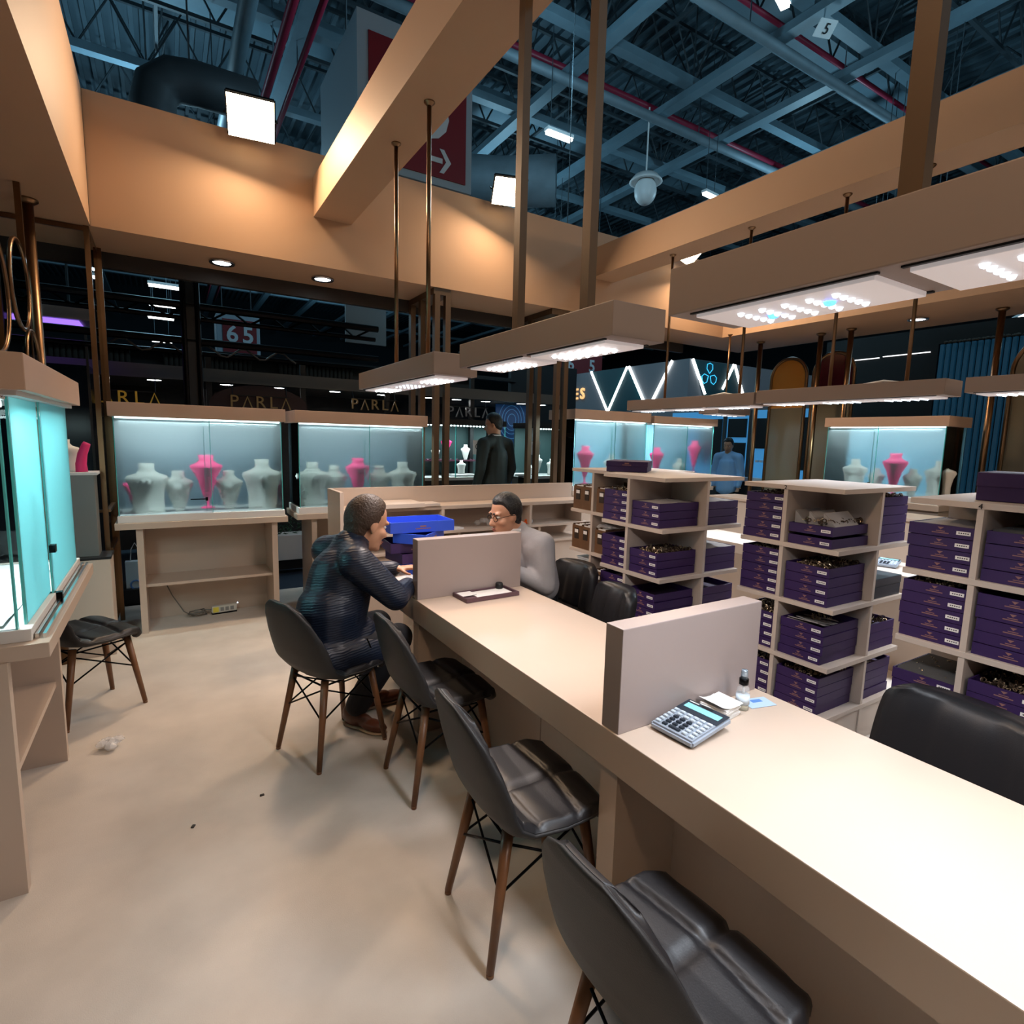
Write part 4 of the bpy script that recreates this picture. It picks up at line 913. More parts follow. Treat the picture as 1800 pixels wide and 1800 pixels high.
# ------------------------------------------------------------------ people
SKIN = mat('skin_tan', (.50, .27, .17), .45, noise=.10, nscale=18); SKIND = mat('skin_warm', (.46, .24, .15), .42, noise=.1, nscale=18)
HAIRB = mat('hair_brown', (.035, .018, .010), .5, bump=.6, bscale=90); HAIRK = mat('hair_black', (.008, .007, .007), .45, bump=.5, bscale=90)
EYEW = mat('eye_white', (.7, .68, .64), .25); IRIS = mat('iris_brown', (.03, .015, .008), .2); LIPS = mat('lips', (.36, .13, .10), .45)
QUILT = mat('quilted_navy', (.007, .013, .030), .42, wave=(26, 'Z', (.12, .1, 0), 3.5)); NAVYT = mat('dark_trousers', (.006, .007, .011), .8)
GREYJ = mat('grey_jacket', (.34, .33, .34), .8, bump=.7, bscale=11); SUIT = mat('black_suit', (.009, .013, .012), .7, bump=.3, bscale=9)
SHOEB = mat('brown_leather_shoe', (.10, .03, .014), .4); SOLE = mat('shoe_sole', (.45, .33, .22), .6); SHIRT = mat('shirt_white', (.65, .65, .65), .7)
def headM(c, yaw, pitch, roll=0, s=1.0): return Matrix.Translation(c) @ Matrix.Scale(s, 4) @ Matrix.Rotation(yaw, 4, 'Z') @ Matrix.Rotation(pitch, 4, 'Y') @ Matrix.Rotation(roll, 4, 'X')
def head_parts(b, M, fat=1.0):
    b.ell((-.012, 0, .035), (.098, .076*fat, .098), M, 24, 16); b.ell((.018, 0, -.035), (.078, .066*fat, .085), M, 20, 14)
    b.ell((.035, 0, -.085), (.058, .052*fat, .042), M); b.ell((.082, 0, -.100), (.020, .026, .020), M)
    b.cap(M @ Vector((.088, 0, .012)), M @ Vector((.115, 0, -.030)), .009, .0145); b.ell((.100, .013, -.036), (.013, .009, .009), M); b.ell((.100, -.013, -.036), (.013, .009, .009), M)
    b.ell((.078, .03, .030), (.016, .032, .011), M); b.ell((.078, -.03, .030), (.016, .032, .011), M)
    for s in (1, -1): b.ell((.058, s*.045*fat, -.028), (.030, .026, .026), M)
    b.ell((.090, 0, -.068), (.014, .026, .012), M)
    for s in (1, -1):
        b.ell((-.012, s*.079*fat, -.008), (.020, .009, .032), M @ Matrix.Translation((0, 0, 0))); b.ell((-.012, s*.076*fat, -.034), (.010, .008, .012), M)
def hand(b, wrist, d, palm_n, s=1.0, curl=.5):
    d = Vector(d).normalized(); n = Vector(palm_n); n = (n-d*n.dot(d)).normalized(); side = d.cross(n)
    wv = Vector(wrist)
    for k in range(4):
        o = side*(-.030+.020*k)*s; b.cap(wv+o*.6, wv+d*.085*s+o, .014*s, .011*s, 8)
        base = wv+d*.085*s+o; ln = (.066, .076, .072, .055)[k]*s; a = base; cur = .15
        for q in range(3):
            cur += curl*.6; dd = d*math.cos(cur)+n*math.sin(cur); e = a+dd*ln*(.45, .32, .23)[q]; b.cap(a, e, .0095*s-.001*q, .0085*s-.001*q, 8); a = e
    a = wv+d*.02*s-side*.03*s; e = a+(d*.6-side*.7+n*.3)*.045*s; b.cap(a, e, .013*s, .011*s, 8); b.cap(e, e+(d*.85-side*.2+n*.35)*.035*s, .0105*s, .009*s, 8)
def hairline(d, front):
    x = max(0, min(1, (d.x+.45)/1.15)); x = x*x*(3-2*x); e = .25*math.exp(-((d.x-.22)/.16)**2)
    return d.z-(-.80+(front+.80)*x-e)
def person(name, label, loc, J, M, hair, mats, fat=1.0, vox=.0085, extra=None):
    t = thing(name, label, 'person', loc)
    b = MB(); head_parts(b, M, fat); nb = Vector(J['neck'])
    b.cap(M @ Vector((-.03, 0, -.05)), nb, .056*fat, .066)
    for a, c, r0, r1 in (('neck', 'chest', .08, .12), ('chest', 'hips', .13, .13)): b.cap(J[a], J[c], r0, r1)
    for s in 'RL':
        b.cap(J['neck'], J['sh'+s], .05, .06); b.cap(J['sh'+s], J['el'+s], .050, .040); b.cap(J['el'+s], J['wr'+s], .038, .026)
        hand(b, J['wr'+s], Vector(J['wr'+s])-Vector(J['el'+s]), J.get('pn', (0, 0, -1)))
        b.cap(J['hips'], J['hp'+s], .1, .09); b.cap(J['hp'+s], J['kn'+s], .080, .058); b.cap(J['kn'+s], J['an'+s], .055, .036)
    o = b.obj('body', mats['skin'], t, True); remesh(o, vox, 3, .4)
    # eyes, mouth and brows
    b = MB()
    for s in (1, -1): b.ell((.0725, s*.030, .008), (.015, .014, .0095), M, 14, 10)
    e = b.obj('eyes', EYEW, t, True); b = MB()
    for s in (1, -1): b.ell((.0845, s*.030, .007), (.005, .006, .006), M, 10, 8)
    b.obj('irises', IRIS, e, True)
    b = MB(); b.ell((.1005, 0, -.064), (.007, .022, .0045), M, 12, 8); b.ell((.0995, 0, -.073), (.007, .019, .0055), M, 12, 8); b.obj('lips', LIPS, t, True)
    b = MB()
    for s in (1, -1): b.cap(M @ Vector((.092, s*.014, .032)), M @ Vector((.080, s*.048, .033)), .0055, .004, 8)
    b.obj('eyebrows', mats['hair'], t, True)
    # hair cap
    b = MB(); g = bmesh.ops.create_uvsphere(b.bm, u_segments=32, v_segments=22, radius=1)['verts']
    for v in g:
        d = v.co.copy(); line = hair(d); k = 1/(1+math.exp(-line*14)); sc = .80+.29*k
        v.co = M @ Vector((-.014+d.x*.103*sc, d.y*.081*fat*sc, .033+d.z*(.104 if d.z > 0 else .118)*sc))
    b.ell((-.055, 0, -.035), (.052, .066*fat, .062), M)
    remesh(b.obj('hair', mats['hair'], t, True), .005, 2)
    if extra: extra(t, M)
    return t
def clothes(t, name, chains, mt, vox=.011, it=3, ells=()):
    b = MB()
    for a, c, r0, r1 in chains: b.cap(a, c, r0, r1, 14)
    for c, rad, M in ells: b.ell(c, rad, M)
    return remesh(b.obj(name, mt, t, True), vox, it, .5)
def shoe(t, heel, toe, z=0, w_=.045):
    h, q = Vector((*heel, z)), Vector((*toe, z)); d = (q-h); ln = d.length; M = Matrix.Translation(h) @ d.to_track_quat('X', 'Z').to_matrix().to_4x4()
    b = MB(); b.ell((ln*.28, 0, .048), (ln*.30, w_*.80, .046), M); b.ell((ln*.70, 0, .036), (ln*.32, w_, .032), M); b.ell((ln*.16, 0, .075), (ln*.15, w_*.75, .045), M); b.ell((ln*.45, 0, .055), (ln*.24, w_*.72, .034), M)
    o = remesh(b.obj('shoe', SHOEB, t, True), .006, 2)
    b = MB(); b.ell((ln*.3, 0, .010), (ln*.31, w_*.85, .012), M); b.ell((ln*.70, 0, .010), (ln*.325, w_*1.05, .012), M); b.obj('sole', SOLE, o, True)

V = Vector
# seated customer in the quilted coat
J = dict(neck=(.79, 2.865, 1.03), chest=(.735, 2.84, .88), hips=(.665, 2.81, .61), shR=(.765, 2.685, .985), elR=(.945, 2.625, .80), wrR=(1.09, 2.83, .80), shL=(.71, 3.02, .985), elL=(.90, 3.12, .82), wrL=(1.10, 3.03, .845),
         hpR=(.66, 2.72, .53), knR=(1.02, 2.80, .52), anR=(.83, 2.94, .10), hpL=(.62, 2.89, .53), knL=(1.0, 3.08, .52), anL=(.95, 3.10, .10))
M1 = headM((.885, 2.89, 1.138), R(14), R(20), 0, 1.09)
p1 = person('person', 'seated man in dark quilted coat leaning over the counter, short brown hair', (.66, 2.8, 0), J, M1, lambda d: hairline(d, .62), dict(skin=SKIN, hair=HAIRB), 1.06)
ch = [(J['neck'], J['chest'], .095, .155), (J['chest'], J['hips'], .165, .17), ((.665, 2.80, .72), (.655, 2.79, .61), .17, .15), (J['neck'], J['shR'], .075, .082), (J['neck'], J['shL'], .075, .082),
      (J['shR'], J['elR'], .088, .068), (J['elR'], (1.075, 2.80, .80), .066, .050), (J['shL'], J['elL'], .088, .068), (J['elL'], (1.08, 3.05, .84), .066, .050),
      (J['hips'], (.80, 2.80, .57), .145, .11), ((.66, 2.70, .52), (.86, 2.735, .50), .105, .085), ((.60, 2.9, .52), (.8, 3.0, .52), .11, .09), ((.70, 2.685, .50), (.80, 2.69, .45), .07, .05), ((.60, 2.66, .53), (.66, 2.64, .49), .07, .05)]
co = clothes(p1, 'quilted_coat', ch, QUILT, .010, 4)
MB().torus((.795, 2.873, 1.055), .074, .020, 'Z', 28).obj('collar', QUILT, co, True)
MB().tube([(.805, 2.648, .60), (.845, 2.658, .50), (.858, 2.664, .46)], .004, 6).obj('pocket_zip', BLKM, co); MB().obox((.862, 2.655, .45), (.008, .005, .024), (0, 0, .3), .002).obj('zip_pull', CHROME, co)
clothes(p1, 'trousers', [(J['hpR'], J['knR'], .10, .08), (J['knR'], (.835, 2.935, .12), .082, .066), (J['hpL'], J['knL'], .10, .08), (J['knL'], (.95, 3.10, .12), .080, .066), (J['hips'], (.62, 2.8, .54), .15, .15)], NAVYT, .012)
shoe(p1, (.775, 3.00), (.935, 2.76)); shoe(p1, (.90, 3.09), (1.17, 3.14))

# seated salesman with glasses
J = dict(neck=(1.90, 3.01, 1.005), chest=(2.00, 3.03, .84), hips=(2.08, 3.04, .64), shR=(1.955, 3.21, .955), elR=(1.88, 3.27, .80), wrR=(1.66, 3.16, .80), shL=(1.975, 2.83, .955), elL=(1.99, 2.80, .70), wrL=(1.76, 2.90, .795),
         hpR=(2.06, 3.14, .54), knR=(1.68, 3.16, .53), anR=(1.72, 3.16, .1), hpL=(2.06, 2.94, .54), knL=(1.68, 2.94, .53), anL=(1.72, 2.94, .1))
M2 = headM((1.80, 3.0, 1.128), R(184), R(12))
def glasses(t, M):
    b = MB()
    for s in (1, -1):
        pts = [M @ V((.100-.004*abs(math.cos(a)), s*.032+.024*math.cos(a), .004+.017*math.sin(a))) for a in [i*2*math.pi/20 for i in range(21)]]; b.tube(pts, .0018, 6, cap=False)
        b.tube([M @ V((.097, s*.057, .008)), M @ V((.02, s*.082, .010)), M @ V((-.02, s*.086, .002))], .0018, 6)
    b.tube([M @ V((.103, .010, .008)), M @ V((.103, -.010, .008))], .0018, 6); b.obj('glasses', BLKM, t, True)
p2 = person('person', 'seated man in light grey jacket wearing glasses, facing the quilted coat', (2.08, 3.0, 0), J, M2, lambda d: hairline(d, .50), dict(skin=SKIND, hair=HAIRK), .98, extra=glasses)
jk = clothes(p2, 'jacket', [(J['neck'], J['chest'], .085, .140), (J['chest'], J['hips'], .155, .15), (J['neck'], J['shR'], .066, .074), (J['neck'], J['shL'], .066, .074), (J['shR'], J['elR'], .078, .060), (J['elR'], (1.70, 3.17, .80), .058, .045),
      (J['shL'], J['elL'], .080, .066), (J['elL'], (1.80, 2.88, .79), .064, .046), ((1.97, 2.88, .93), (2.06, 2.93, .66), .10, .11), ((1.97, 3.16, .93), (2.06, 3.14, .66), .10, .11)], GREYJ, .010, 4)
MB().torus((1.885, 3.01, 1.03), .066, .016, 'Z', 26).obj('collar', SHIRT, jk, True)
clothes(p2, 'trousers', [(J['hpR'], J['knR'], .095, .075), (J['knR'], (1.72, 3.16, .12), .075, .06), (J['hpL'], J['knL'], .095, .075), (J['knL'], (1.72, 2.94, .12), .075, .06), (J['hips'], (2.1, 3.04, .54), .14, .14)], NAVYT, .013)
shoe(p2, (1.78, 3.16), (1.52, 3.18)); shoe(p2, (1.78, 2.94), (1.52, 2.92))

# man standing in the aisle
def standing(name, label, x, y, yaw, hd, mats, hair, scale=1.0, cloth=SUIT, leg=NAVYT, collar=True, vox=.012, hp=R(16), beard=None):
    Rz = Matrix.Translation((x, y, 0)) @ Matrix.Rotation(yaw, 4, 'Z') @ Matrix.Scale(scale, 4)
    q = lambda a, c, d: tuple(Rz @ V((a, c, d)))
    J = dict(neck=q(0, 0, 1.50), chest=q(-.01, 0, 1.30), hips=q(0, 0, .98), shR=q(-.01, -.19, 1.44), elR=q(-.03, -.25, 1.16), wrR=q(.06, -.24, .92), shL=q(-.01, .19, 1.44), elL=q(-.03, .25, 1.16), wrL=q(.06, .24, .92),
             hpR=q(0, -.09, .95), knR=q(.02, -.10, .52), anR=q(0, -.10, .09), hpL=q(0, .09, .95), knL=q(.02, .10, .52), anL=q(0, .10, .09), pn=tuple((Rz.to_3x3() @ V((1, 0, 0)))))
    M = headM(q(.035, 0, 1.66), hd, hp); t = person(name, label, (x, y, 0), J, M, hair, mats, 1.0, vox)
    jk = clothes(t, 'jacket', [(J['neck'], J['chest'], .085, .145), (J['chest'], J['hips'], .155, .15), (J['hips'], q(0, 0, .86), .15, .15), (q(0, -.06, 1.2), q(0, -.06, .85), .11, .125), (q(0, .06, 1.2), q(0, .06, .85), .11, .125), (J['neck'], J['shR'], .07, .075), (J['neck'], J['shL'], .07, .075),
        (J['shR'], J['elR'], .080, .064), (J['elR'], J['wrR'], .062, .05), (J['shL'], J['elL'], .080, .064), (J['elL'], J['wrL'], .062, .05)], cloth, .012, 4)
    if collar: MB().torus(q(.01, 0, 1.535), .066*scale, .014, 'Z', 24).obj('collar', SHIRT, jk, True)
    clothes(t, 'trousers', [(J['hpR'], J['knR'], .09, .07), (J['knR'], J['anR'], .07, .06), (J['hpL'], J['knL'], .09, .07), (J['knL'], J['anL'], .07, .06)], leg, .014)
    for s in (-.10, .10): shoe(t, q(-.08, s, 0)[:2], q(.2, s, 0)[:2])
    return t
standing('person', 'man in black suit standing in the aisle with bowed head, seen from behind', 3.42, 5.98, R(105), R(141), dict(skin=SKIND, hair=HAIRK), lambda d: hairline(d, .52), 1.07)
standing('person', 'distant dark haired person in light blue shirt by the blue lit stand', 8.62, 6.6, R(200), R(200), dict(skin=SKIND, hair=HAIRK), lambda d: hairline(d, .5), .96, mat('blue_shirt', (.25, .45, .75), .7), collar=False, vox=.02)

# ================================================================== beyond the stand
FARW = mat('hall_wall', (.012, .017, .022), .9)
struct('wall_far', MB().box(-16, 42, 48, 48.3, 0, 10.9), FARW); struct('wall_east', MB().box(42, 42.3, -14, 48, 0, 10.9), FARW); struct('wall_west', MB().box(-16.3, -16, -14, 48, 0, 10.9), FARW); struct('wall_rear', MB().box(-16, 42, -14.3, -14, 0, 10.9), FARW)
BANDM = mat('stand_soffit', (.13, .115, .10), .7); CURT = mat('brown_curtain', (.060, .045, .034), .8); MULL = mat('grey_mullion', (.05, .046, .042), .5)
# dark neighbour stand across the aisle
t = thing('exhibition_stand', 'dark neighbour stand across the aisle with pale soffit band and curtain panels', 'stand', (1.5, 9, 0))
MB().box(-4, 4.6, 9.0, 9.1, 0, 2.64).obj('wall', DKWALL, t); MB().box(5.4, 6.9, 8.9, 9.0, 0, 3.0).obj('wall', BLACK, t)
MB().box(-4, 5.5, 7.5, 9.0, 2.18, 2.33).obj('soffit', BANDM, t)
MB().box(-4, 5.5, 8.85, 8.99, 2.64, 2.70).obj('roof_edge', BLACK, t)
for k in range(13):
    x = -1.4+.36*k
    b = MB(); 
    for i in range(6): b.tube([(x+.06*i, 8.96, 2.34), (x+.06*i, 8.96, 2.63)], .03, 8)
    if k % 4 != 3: b.obj('curtain_panel', CURT, t, True)
for x in (-.6, .45, 1.5, 2.6, 3.9, 5.0): MB().box(x-.03, x+.03, 7.52, 7.58, 0, 2.5).obj('mullion', BLACK, t)
for k, x in enumerate((-.66, -.09, .655, 1.24, 1.95, 2.6, 3.3, 3.75, 4.25, 4.9, 5.3)):
    q = MB().lathe([(.075, 0), (.09, -.006), (.095, .004)], 18, (x, 7.75, 2.178)).obj('downlight_rim', CHROME, t, True); MB().lathe([(.0005, -.003), (.07, -.003)], 16, (x, 7.75, 2.178)).obj('downlight_lens', LED, q)
def letters(x, y, z, s, label, mt):
    t = thing('sign_letters', label, 'sign', (x, y, z)); w_ = s*.72
    MB().box(x-s*1.7, x+s*1.7, y+.002, y+.012, z+s*.36, z+s*.42).tube([(x-s*1.5, y+.007, z+s*.4), (x-s*1.5, 7.52, 2.2)], .006, 5).tube([(x+s*1.5, y+.007, z+s*.4), (x+s*1.5, 7.52, 2.2)], .006, 5).obj('hanging_rail', BLACK, t)
    for i, c_ in enumerate('PARLA'):
        xx = x+(i-2)*w_
        if c_ == 'A':
            b = MB(); h_ = s*.36
            for sx in (-1, 1): b.prism([(xx, y, z+h_), (xx+sx*s*.30, y, z-h_), (xx+sx*s*.22, y, z-h_), (xx-sx*s*.0, y, z+h_*.75)], (0, -.02, 0))
            b.obj('letter', mt, t)
        else: text('letter', c_, s, facing_y(xx, y-.01, z), mt, t, ext=.01)
letters(-.38, 7.46, 1.945, .20, 'gold sign letters above the showcase with the cable box', mat('sign_gold', (.55, .34, .06), .35, .5, emit=(.8, .45, .05), es=.10))
letters(.99, 7.46, 1.965, .20, 'dim sign letters on a round dark panel over the showcase gap', mat('sign_dim', (.16, .10, .05), .5, emit=(.6, .35, .1), es=.05))
letters(2.40, 7.46, 2.01, .19, 'sign letters half hidden behind the lamp box over the two men', MATS['sign_dim'])
letters(3.80, 7.46, 1.98, .20, 'dim grey sign letters over the head of the man in black suit', mat('sign_grey', (.12, .12, .12), .4, emit=(.4, .4, .4), es=.03))
MB0 = MB().prism([(.99+.55*math.cos(a), 7.50, 1.93+.24*math.sin(a)) for a in [2*math.pi*i/36 for i in range(36)]], (0, .01, 0))
tag(MB0.obj('round_panel', mat('maroon_panel', (.035, .012, .014), .5)), 'dark maroon oval panel behind the second set of sign letters', 'panel')
# black truss frame
t = thing('truss_frame', 'black stage truss frame standing in the aisle behind the first showcases', 'truss', (.25, 6.4, 0))
for x, y in ((.19, 6.35), (.31, 6.35), (.19, 6.47), (.31, 6.47)): MB().tube([(x, y, 0), (x, y, 3.6)], .024, 8).obj('post_tube', BLKM, t)
MB().box(.2, .3, 6.37, 6.45, 0, 3.6).obj('post_core', BLACK, t)
for z in (2.80, 2.47): MB().tube([(-3, 6.4, z), (2.1, 6.4, z)], .035, 8).tube([(-3, 6.5, z-.1), (2.1, 6.5, z-.1)], .024, 8).obj('cross_rail', BLKM, t)
b = MB()
for k in range(14): b.tube([(-3+.36*k, 6.4, 2.80), (-3+.36*k+.18, 6.5, 2.70), (-3+.36*(k+1), 6.4, 2.80)], .012, 5)
b.obj('lattice', BLKM, t)
b = MB(); random.seed(2)
pts = [(-.4+.06*k, 6.46, 2.40+.05*math.sin(k*1.1)) for k in range(28)]; b.tube(pts, .010, 5); b.obj('cable_loops', MULL, t, True)
# sign with 65 hung over the aisle
t = thing('hall_sign', 'hanging red sign reading 65 beyond the black truss frame', 'sign', (1.25, 12.2, 3.05))
MB().box(.88, 1.62, 12.0, 12.5, 3.02, 3.78, .01).obj('box', SIGNW, t); MB().box(.98, 1.56, 11.985, 12.0, 3.10, 3.70).obj('red_face', SIGNR, t)
text('digit', '6', .42, facing_y(1.14, 11.98, 3.42), SIGNT, t, bold=True); text('digit', '5', .42, facing_y(1.41, 11.98, 3.42), SIGNT, t, bold=True)
for x in (1.0, 1.5): MB().tube([(x, 12.2, 3.78), (x, 12.2, 9.0)], .01, 5).obj('hanger_wire', DARKST, t)
t = thing('hall_sign', 'far red sign with white digit peeping above the grey wall with light tubes', 'sign', (9.8, 13.6, 3.6))
MB().box(9.9, 11.5, 13.6, 13.9, 3.55, 4.25).obj('box', SIGNR, t); text('digit', '5', .5, facing_y(11.1, 13.59, 3.85), SIGNT, t, bold=True); text('digit', '6', .5, facing_y(10.3, 13.59, 3.85), SIGNT, t, bold=True)
for x in (10.1, 11.3): MB().tube([(x, 13.75, 4.25), (x, 13.75, 9)], .012, 5).obj('hanger_wire', DARKST, t)
tag(MB().box(2.2, 2.78, 8.1, 8.14, 2.9, 3.55).obj('blank_board', mat('board_grey', (.22, .24, .25), .6)), 'blank grey board beside the bronze slat pillar over the dark stand', 'board')
# neighbour lamp with violet screen
t = thing('pendant_lamp', 'neighbour lamp box with glowing violet panel by the round smoked discs', 'lamp', (-.9, 7.0, 2.55))
MB().box(-1.4, -.56, 6.8, 7.4, 2.62, 2.76).obj('box', LAMD, t); VIO = mat('violet_screen', (.1, .08, .3), .3, emit=(.30, .15, .9), es=1.6)
MB().box(-1.3, -.66, 6.86, 7.3, 2.60, 2.619).obj('screen', VIO, t)
for x in (-1.2, -.75): MB().tube([(x, 7.1, 2.76), (x, 7.1, 4.5)], .012, 6).obj('hanger', DARKST, t)
t = thing('glass_case', 'tall dark glass case beneath the neighbour lamp with violet panel', 'showcase', (-1.0, 7.1, 0))
MB().box(-1.6, -.6, 6.8, 7.4, 0, 2.2).obj('body', mat('night_glass', (.006, .012, .022), .15), t); MB().box(-.62, -.6, 6.79, 6.8, 0, 2.5).obj('edge', MULL, t)
# lit glass counter of the dark stand
for x0, x1, lab in ((2.6, 4.22, 'lit glass jewellery counter to one side of the man in black suit'), (4.70, 5.60, 'lit glass jewellery counter behind the bronze slats beyond the blue banner')):
    t = thing('glass_counter', lab, 'showcase', ((x0+x1)/2, 7.3, 0))
    MB().box(x0, x1, 7.05, 7.65, 0, 1.02).obj('body', DKWALL, t); MB().box(x0-.02, x1+.02, 7.03, 7.67, 1.02, 1.06).obj('table', WHITE, t)
    MB().box(x0, x1, 7.05, 7.65, 1.78, 1.86).obj('header', BLACK, t); MB().box(x0+.02, x1-.02, 7.62, 7.65, 1.06, 1.78).obj('back_panel', mat('dark_green_back', (.02, .05, .05), .6), t)
    for x in (x0+.02, (x0+x1)/2, x1-.02): MB().box(x-.006, x+.006, 7.05, 7.062, 1.06, 1.78).obj('glass_edge', GEDGE, t)
    if x0 < 3: MB().box(3.0, 3.95, 7.35, 7.6, 1.27, 1.285).obj('glass_shelf', mat('wine_shelf', (.08, .02, .04), .4), t)
    b = MB()
    for k in range(int((x1-x0)/.05)-1): b.ell((x0+.06+.05*k, 7.10, 1.772), (.016, .016, .01), None, 6, 4)
    b.obj('leds', STRIP, t)['kind'] = 'stuff'
area('case_light', (4.1, 7.2, 1.76), (0, .2, -1), 2.9, .05, 26, CYAN, 170)
for k, (kd, x, z, s, lab) in enumerate((('pink', 3.45, 1.286, .75, 'pink bust on the wine coloured shelf of the far glass counter'), ('white', 3.28, 1.286, .6, 'small white bust beside the pink one on the wine shelf'), ('slim', 3.76, 1.286, .75, 'white slim bust below the printed card in the far glass counter'),
        ('white', 3.62, 1.09, .62, 'squat white bust on the counter under the wine shelf'), ('white', 3.95, 1.061, .7, 'white bust beside the sleeve of the man in black suit'), ('slim', 4.95, 1.1, .9, 'white bust right of the slat pillar in the far glass counter'), ('white', 5.22, 1.061, .8, 'broad white bust at the end of the far glass counter'), ('slim', 2.9, 1.061, 1.2, 'tall white bust behind the first bronze slats'), ('white', 4.82, 1.061, .5, 'low white bust beside the blue banner'))):
    bust(kd, (x, 7.3 if k not in (0, 1, 2) else 7.45, z), 0, lab, s)
for x0, x1, z, lab in ((3.45, 3.85, 1.0605, 'white display slab under the squat bust'), (4.45, 4.8, 1.0605, 'white display slab near the bronze slats')):
    tag(MB().box(x0, x1, 7.15, 7.42, z, z+.028, .004).obj('display_slab', WHITE), lab, 'slab')
random.seed(8); b = MB()
for k in range(26): b.ell((random.uniform(3.0, 3.95), random.uniform(7.38, 7.55), 1.292), (.02, .012, .008), None, 6, 4)
tag(b.obj('loose_jewels', mat('dark_wine', (.10, .02, .05), .4)), kind='stuff')
for x, y, lab in ((3.76, 7.043, 'white printed card with round black mark hung by the pink bust'), (4.73, 7.043, 'white printed card with round black mark between bronze slats')):
    t = thing('notice_card', lab, 'notice', (x, y, 1.42)); MB().box(x-.085, x+.085, y, y+.004, 1.38, 1.58).obj('card', PAPER, t)
    MB().torus((x, y-.003, 1.49), .045, .006, 'Y', 24).obj('ring_mark', BLACK, t); MB().torus((x, y-.003, 1.498), .018, .005, 'Y', 16).box(x-.02, x+.02, y-.004, y, 1.468, 1.492).obj('lock_mark', BLACK, t)
# blue banner
t = thing('banner', 'deep blue banner with pale ring pattern behind the man in black suit', 'banner', (5.0, 8.2, 0))
MB().box(4.70, 5.30, 8.2, 8.23, 0, 2.28).obj('cloth', mat('banner_blue', (.008, .03, .085), .5, emit=(.02, .10, .3), es=.12), t)
b = MB()
for k, r_ in enumerate((.08, .14, .19, .25)): b.torus((5.0, 8.19, 1.93), r_, .006, 'Y', 36, 1.25)
for k in range(9): b.tube([(4.74+.065*k, 8.19, 1.0+.06*math.sin(k*2.1)), (4.78+.055*k, 8.19, 1.35+.08*math.cos(k*1.7)), (4.74+.065*k, 8.19, 1.6)], .005, 5)
b.obj('ring_pattern', mat('banner_pale', (.06, .2, .36), .5, emit=(.1, .35, .7), es=.15), t)
# stand with V shaped tubes
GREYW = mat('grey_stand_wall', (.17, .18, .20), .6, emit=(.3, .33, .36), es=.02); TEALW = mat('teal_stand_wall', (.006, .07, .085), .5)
t = thing('exhibition_stand', 'grey and teal neighbour stand with V shaped white light tubes', 'stand', (11, 10.5, 0))
MB().box(10.05, 10.15, 8.99, 13.2, 0, 3.5).obj('wall', GREYW, t); MB().box(10.05, 15, 8.89, 8.99, 0, 3.5).obj('wall', GREYW, t)
def onA(y, z): return (10.035, y, z)
def onB(x, z): return (x, 8.875, z)
MB().prism([onA(12.3, 3.495), onA(11.55, 2.40), onA(11.55, 2.40), onA(10.86, 3.495)], (.012, 0, 0)).obj('teal_triangle', TEALW, t)
MB().prism([onA(10.86, 3.49), onA(11.55, 2.40), onA(10.13, 2.40)], (.012, 0, 0)).obj('teal_triangle', TEALW, t)
MB().prism([onB(10.13, 3.49), onB(10.62, 2.6), onB(11.1, 2.6), onB(11.5, 3.3), onB(11.5, 3.49)], (0, .012, 0)).obj('teal_triangle', TEALW, t)
MB().prism([onB(11.55, 3.49), onB(11.15, 2.7), onB(11.95, 2.7)], (0, .012, 0)).obj('teal_triangle', TEALW, t)
for a, c in ((onA(12.3, 3.5), onA(11.57, 2.42)), (onA(11.53, 2.42), onA(10.88, 3.5)), (onA(10.82, 3.5), onA(10.13, 2.45)), (onA(10.02, 2.5), onA(9.39, 3.5)), (onB(10.13, 3.49), onB(10.60, 2.75)), (onB(11.2, 2.9), onB(11.55, 3.49)), (onB(11.58, 3.49), onB(11.95, 2.85))):
    MB().tube([a, c], .032, 8).obj('light_tube', TUBE, t, True)
NEON = mat('neon_cyan', (.1, .6, .9), .3, emit=(.05, .6, 1), es=1.2); b = MB()
for k in range(3):
    a = R(90+120*k); M = Matrix.Translation((10.70, 8.86, 3.18)) @ Matrix.Rotation(-a+R(90), 4, 'Y')
    b.tube([M @ V((0, 0, .04)), M @ V((.10, 0, .14)), M @ V((.09, 0, .24)), M @ V((0, 0, .27)), M @ V((-.09, 0, .24)), M @ V((-.10, 0, .14)), M @ V((0, 0, .04))], .008, 6)
b.obj('neon_flower', NEON, t, True)
GOLDL = mat('sign_glow', (.8, .5, .2), .4, emit=(1, .55, .22), es=1.0)
for i, c_ in enumerate('ES'): text('letter', c_, .42, facing_x(10.03, 12.95-.30*i, 2.92), GOLDL, t, ext=.02, bold=True)
t2 = MB().box(9.6, 10.0, 12.2, 13.4, 0, 2.3).obj('low_wall', DKWALL, t)
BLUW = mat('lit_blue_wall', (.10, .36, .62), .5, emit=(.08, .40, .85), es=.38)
t = thing('exhibition_stand', 'bright blue lit stand below the teal wall, with dark window openings', 'stand', (9.6, 6.6, 0))
MB().box(9.3, 9.4, 5.3, 8.6, 0, 2.25).obj('wall', BLUW, t)
for k, (y0, y1, z0, z1) in enumerate(((7.3, 7.9, 1.2, 2.1), (6.75, 7.15, 1.75, 2.1), (6.75, 7.15, 1.15, 1.65), (6.0, 6.55, 1.55, 2.1), (5.5, 5.9, 1.2, 2.1))): MB().box(9.27, 9.3, y0, y1, z0, z1).obj('opening', BLACK, t)
for y in (5.95, 6.65, 7.22): MB().box(9.24, 9.29, y-.03, y+.03, 0, 2.25).obj('mullion', MULL, t)
for k in range(6): MB().box(9.22, 9.26, 6.02+.08*k, 6.07+.08*k, 1.3, 1.34).obj('shelf_item', WHITE, t)
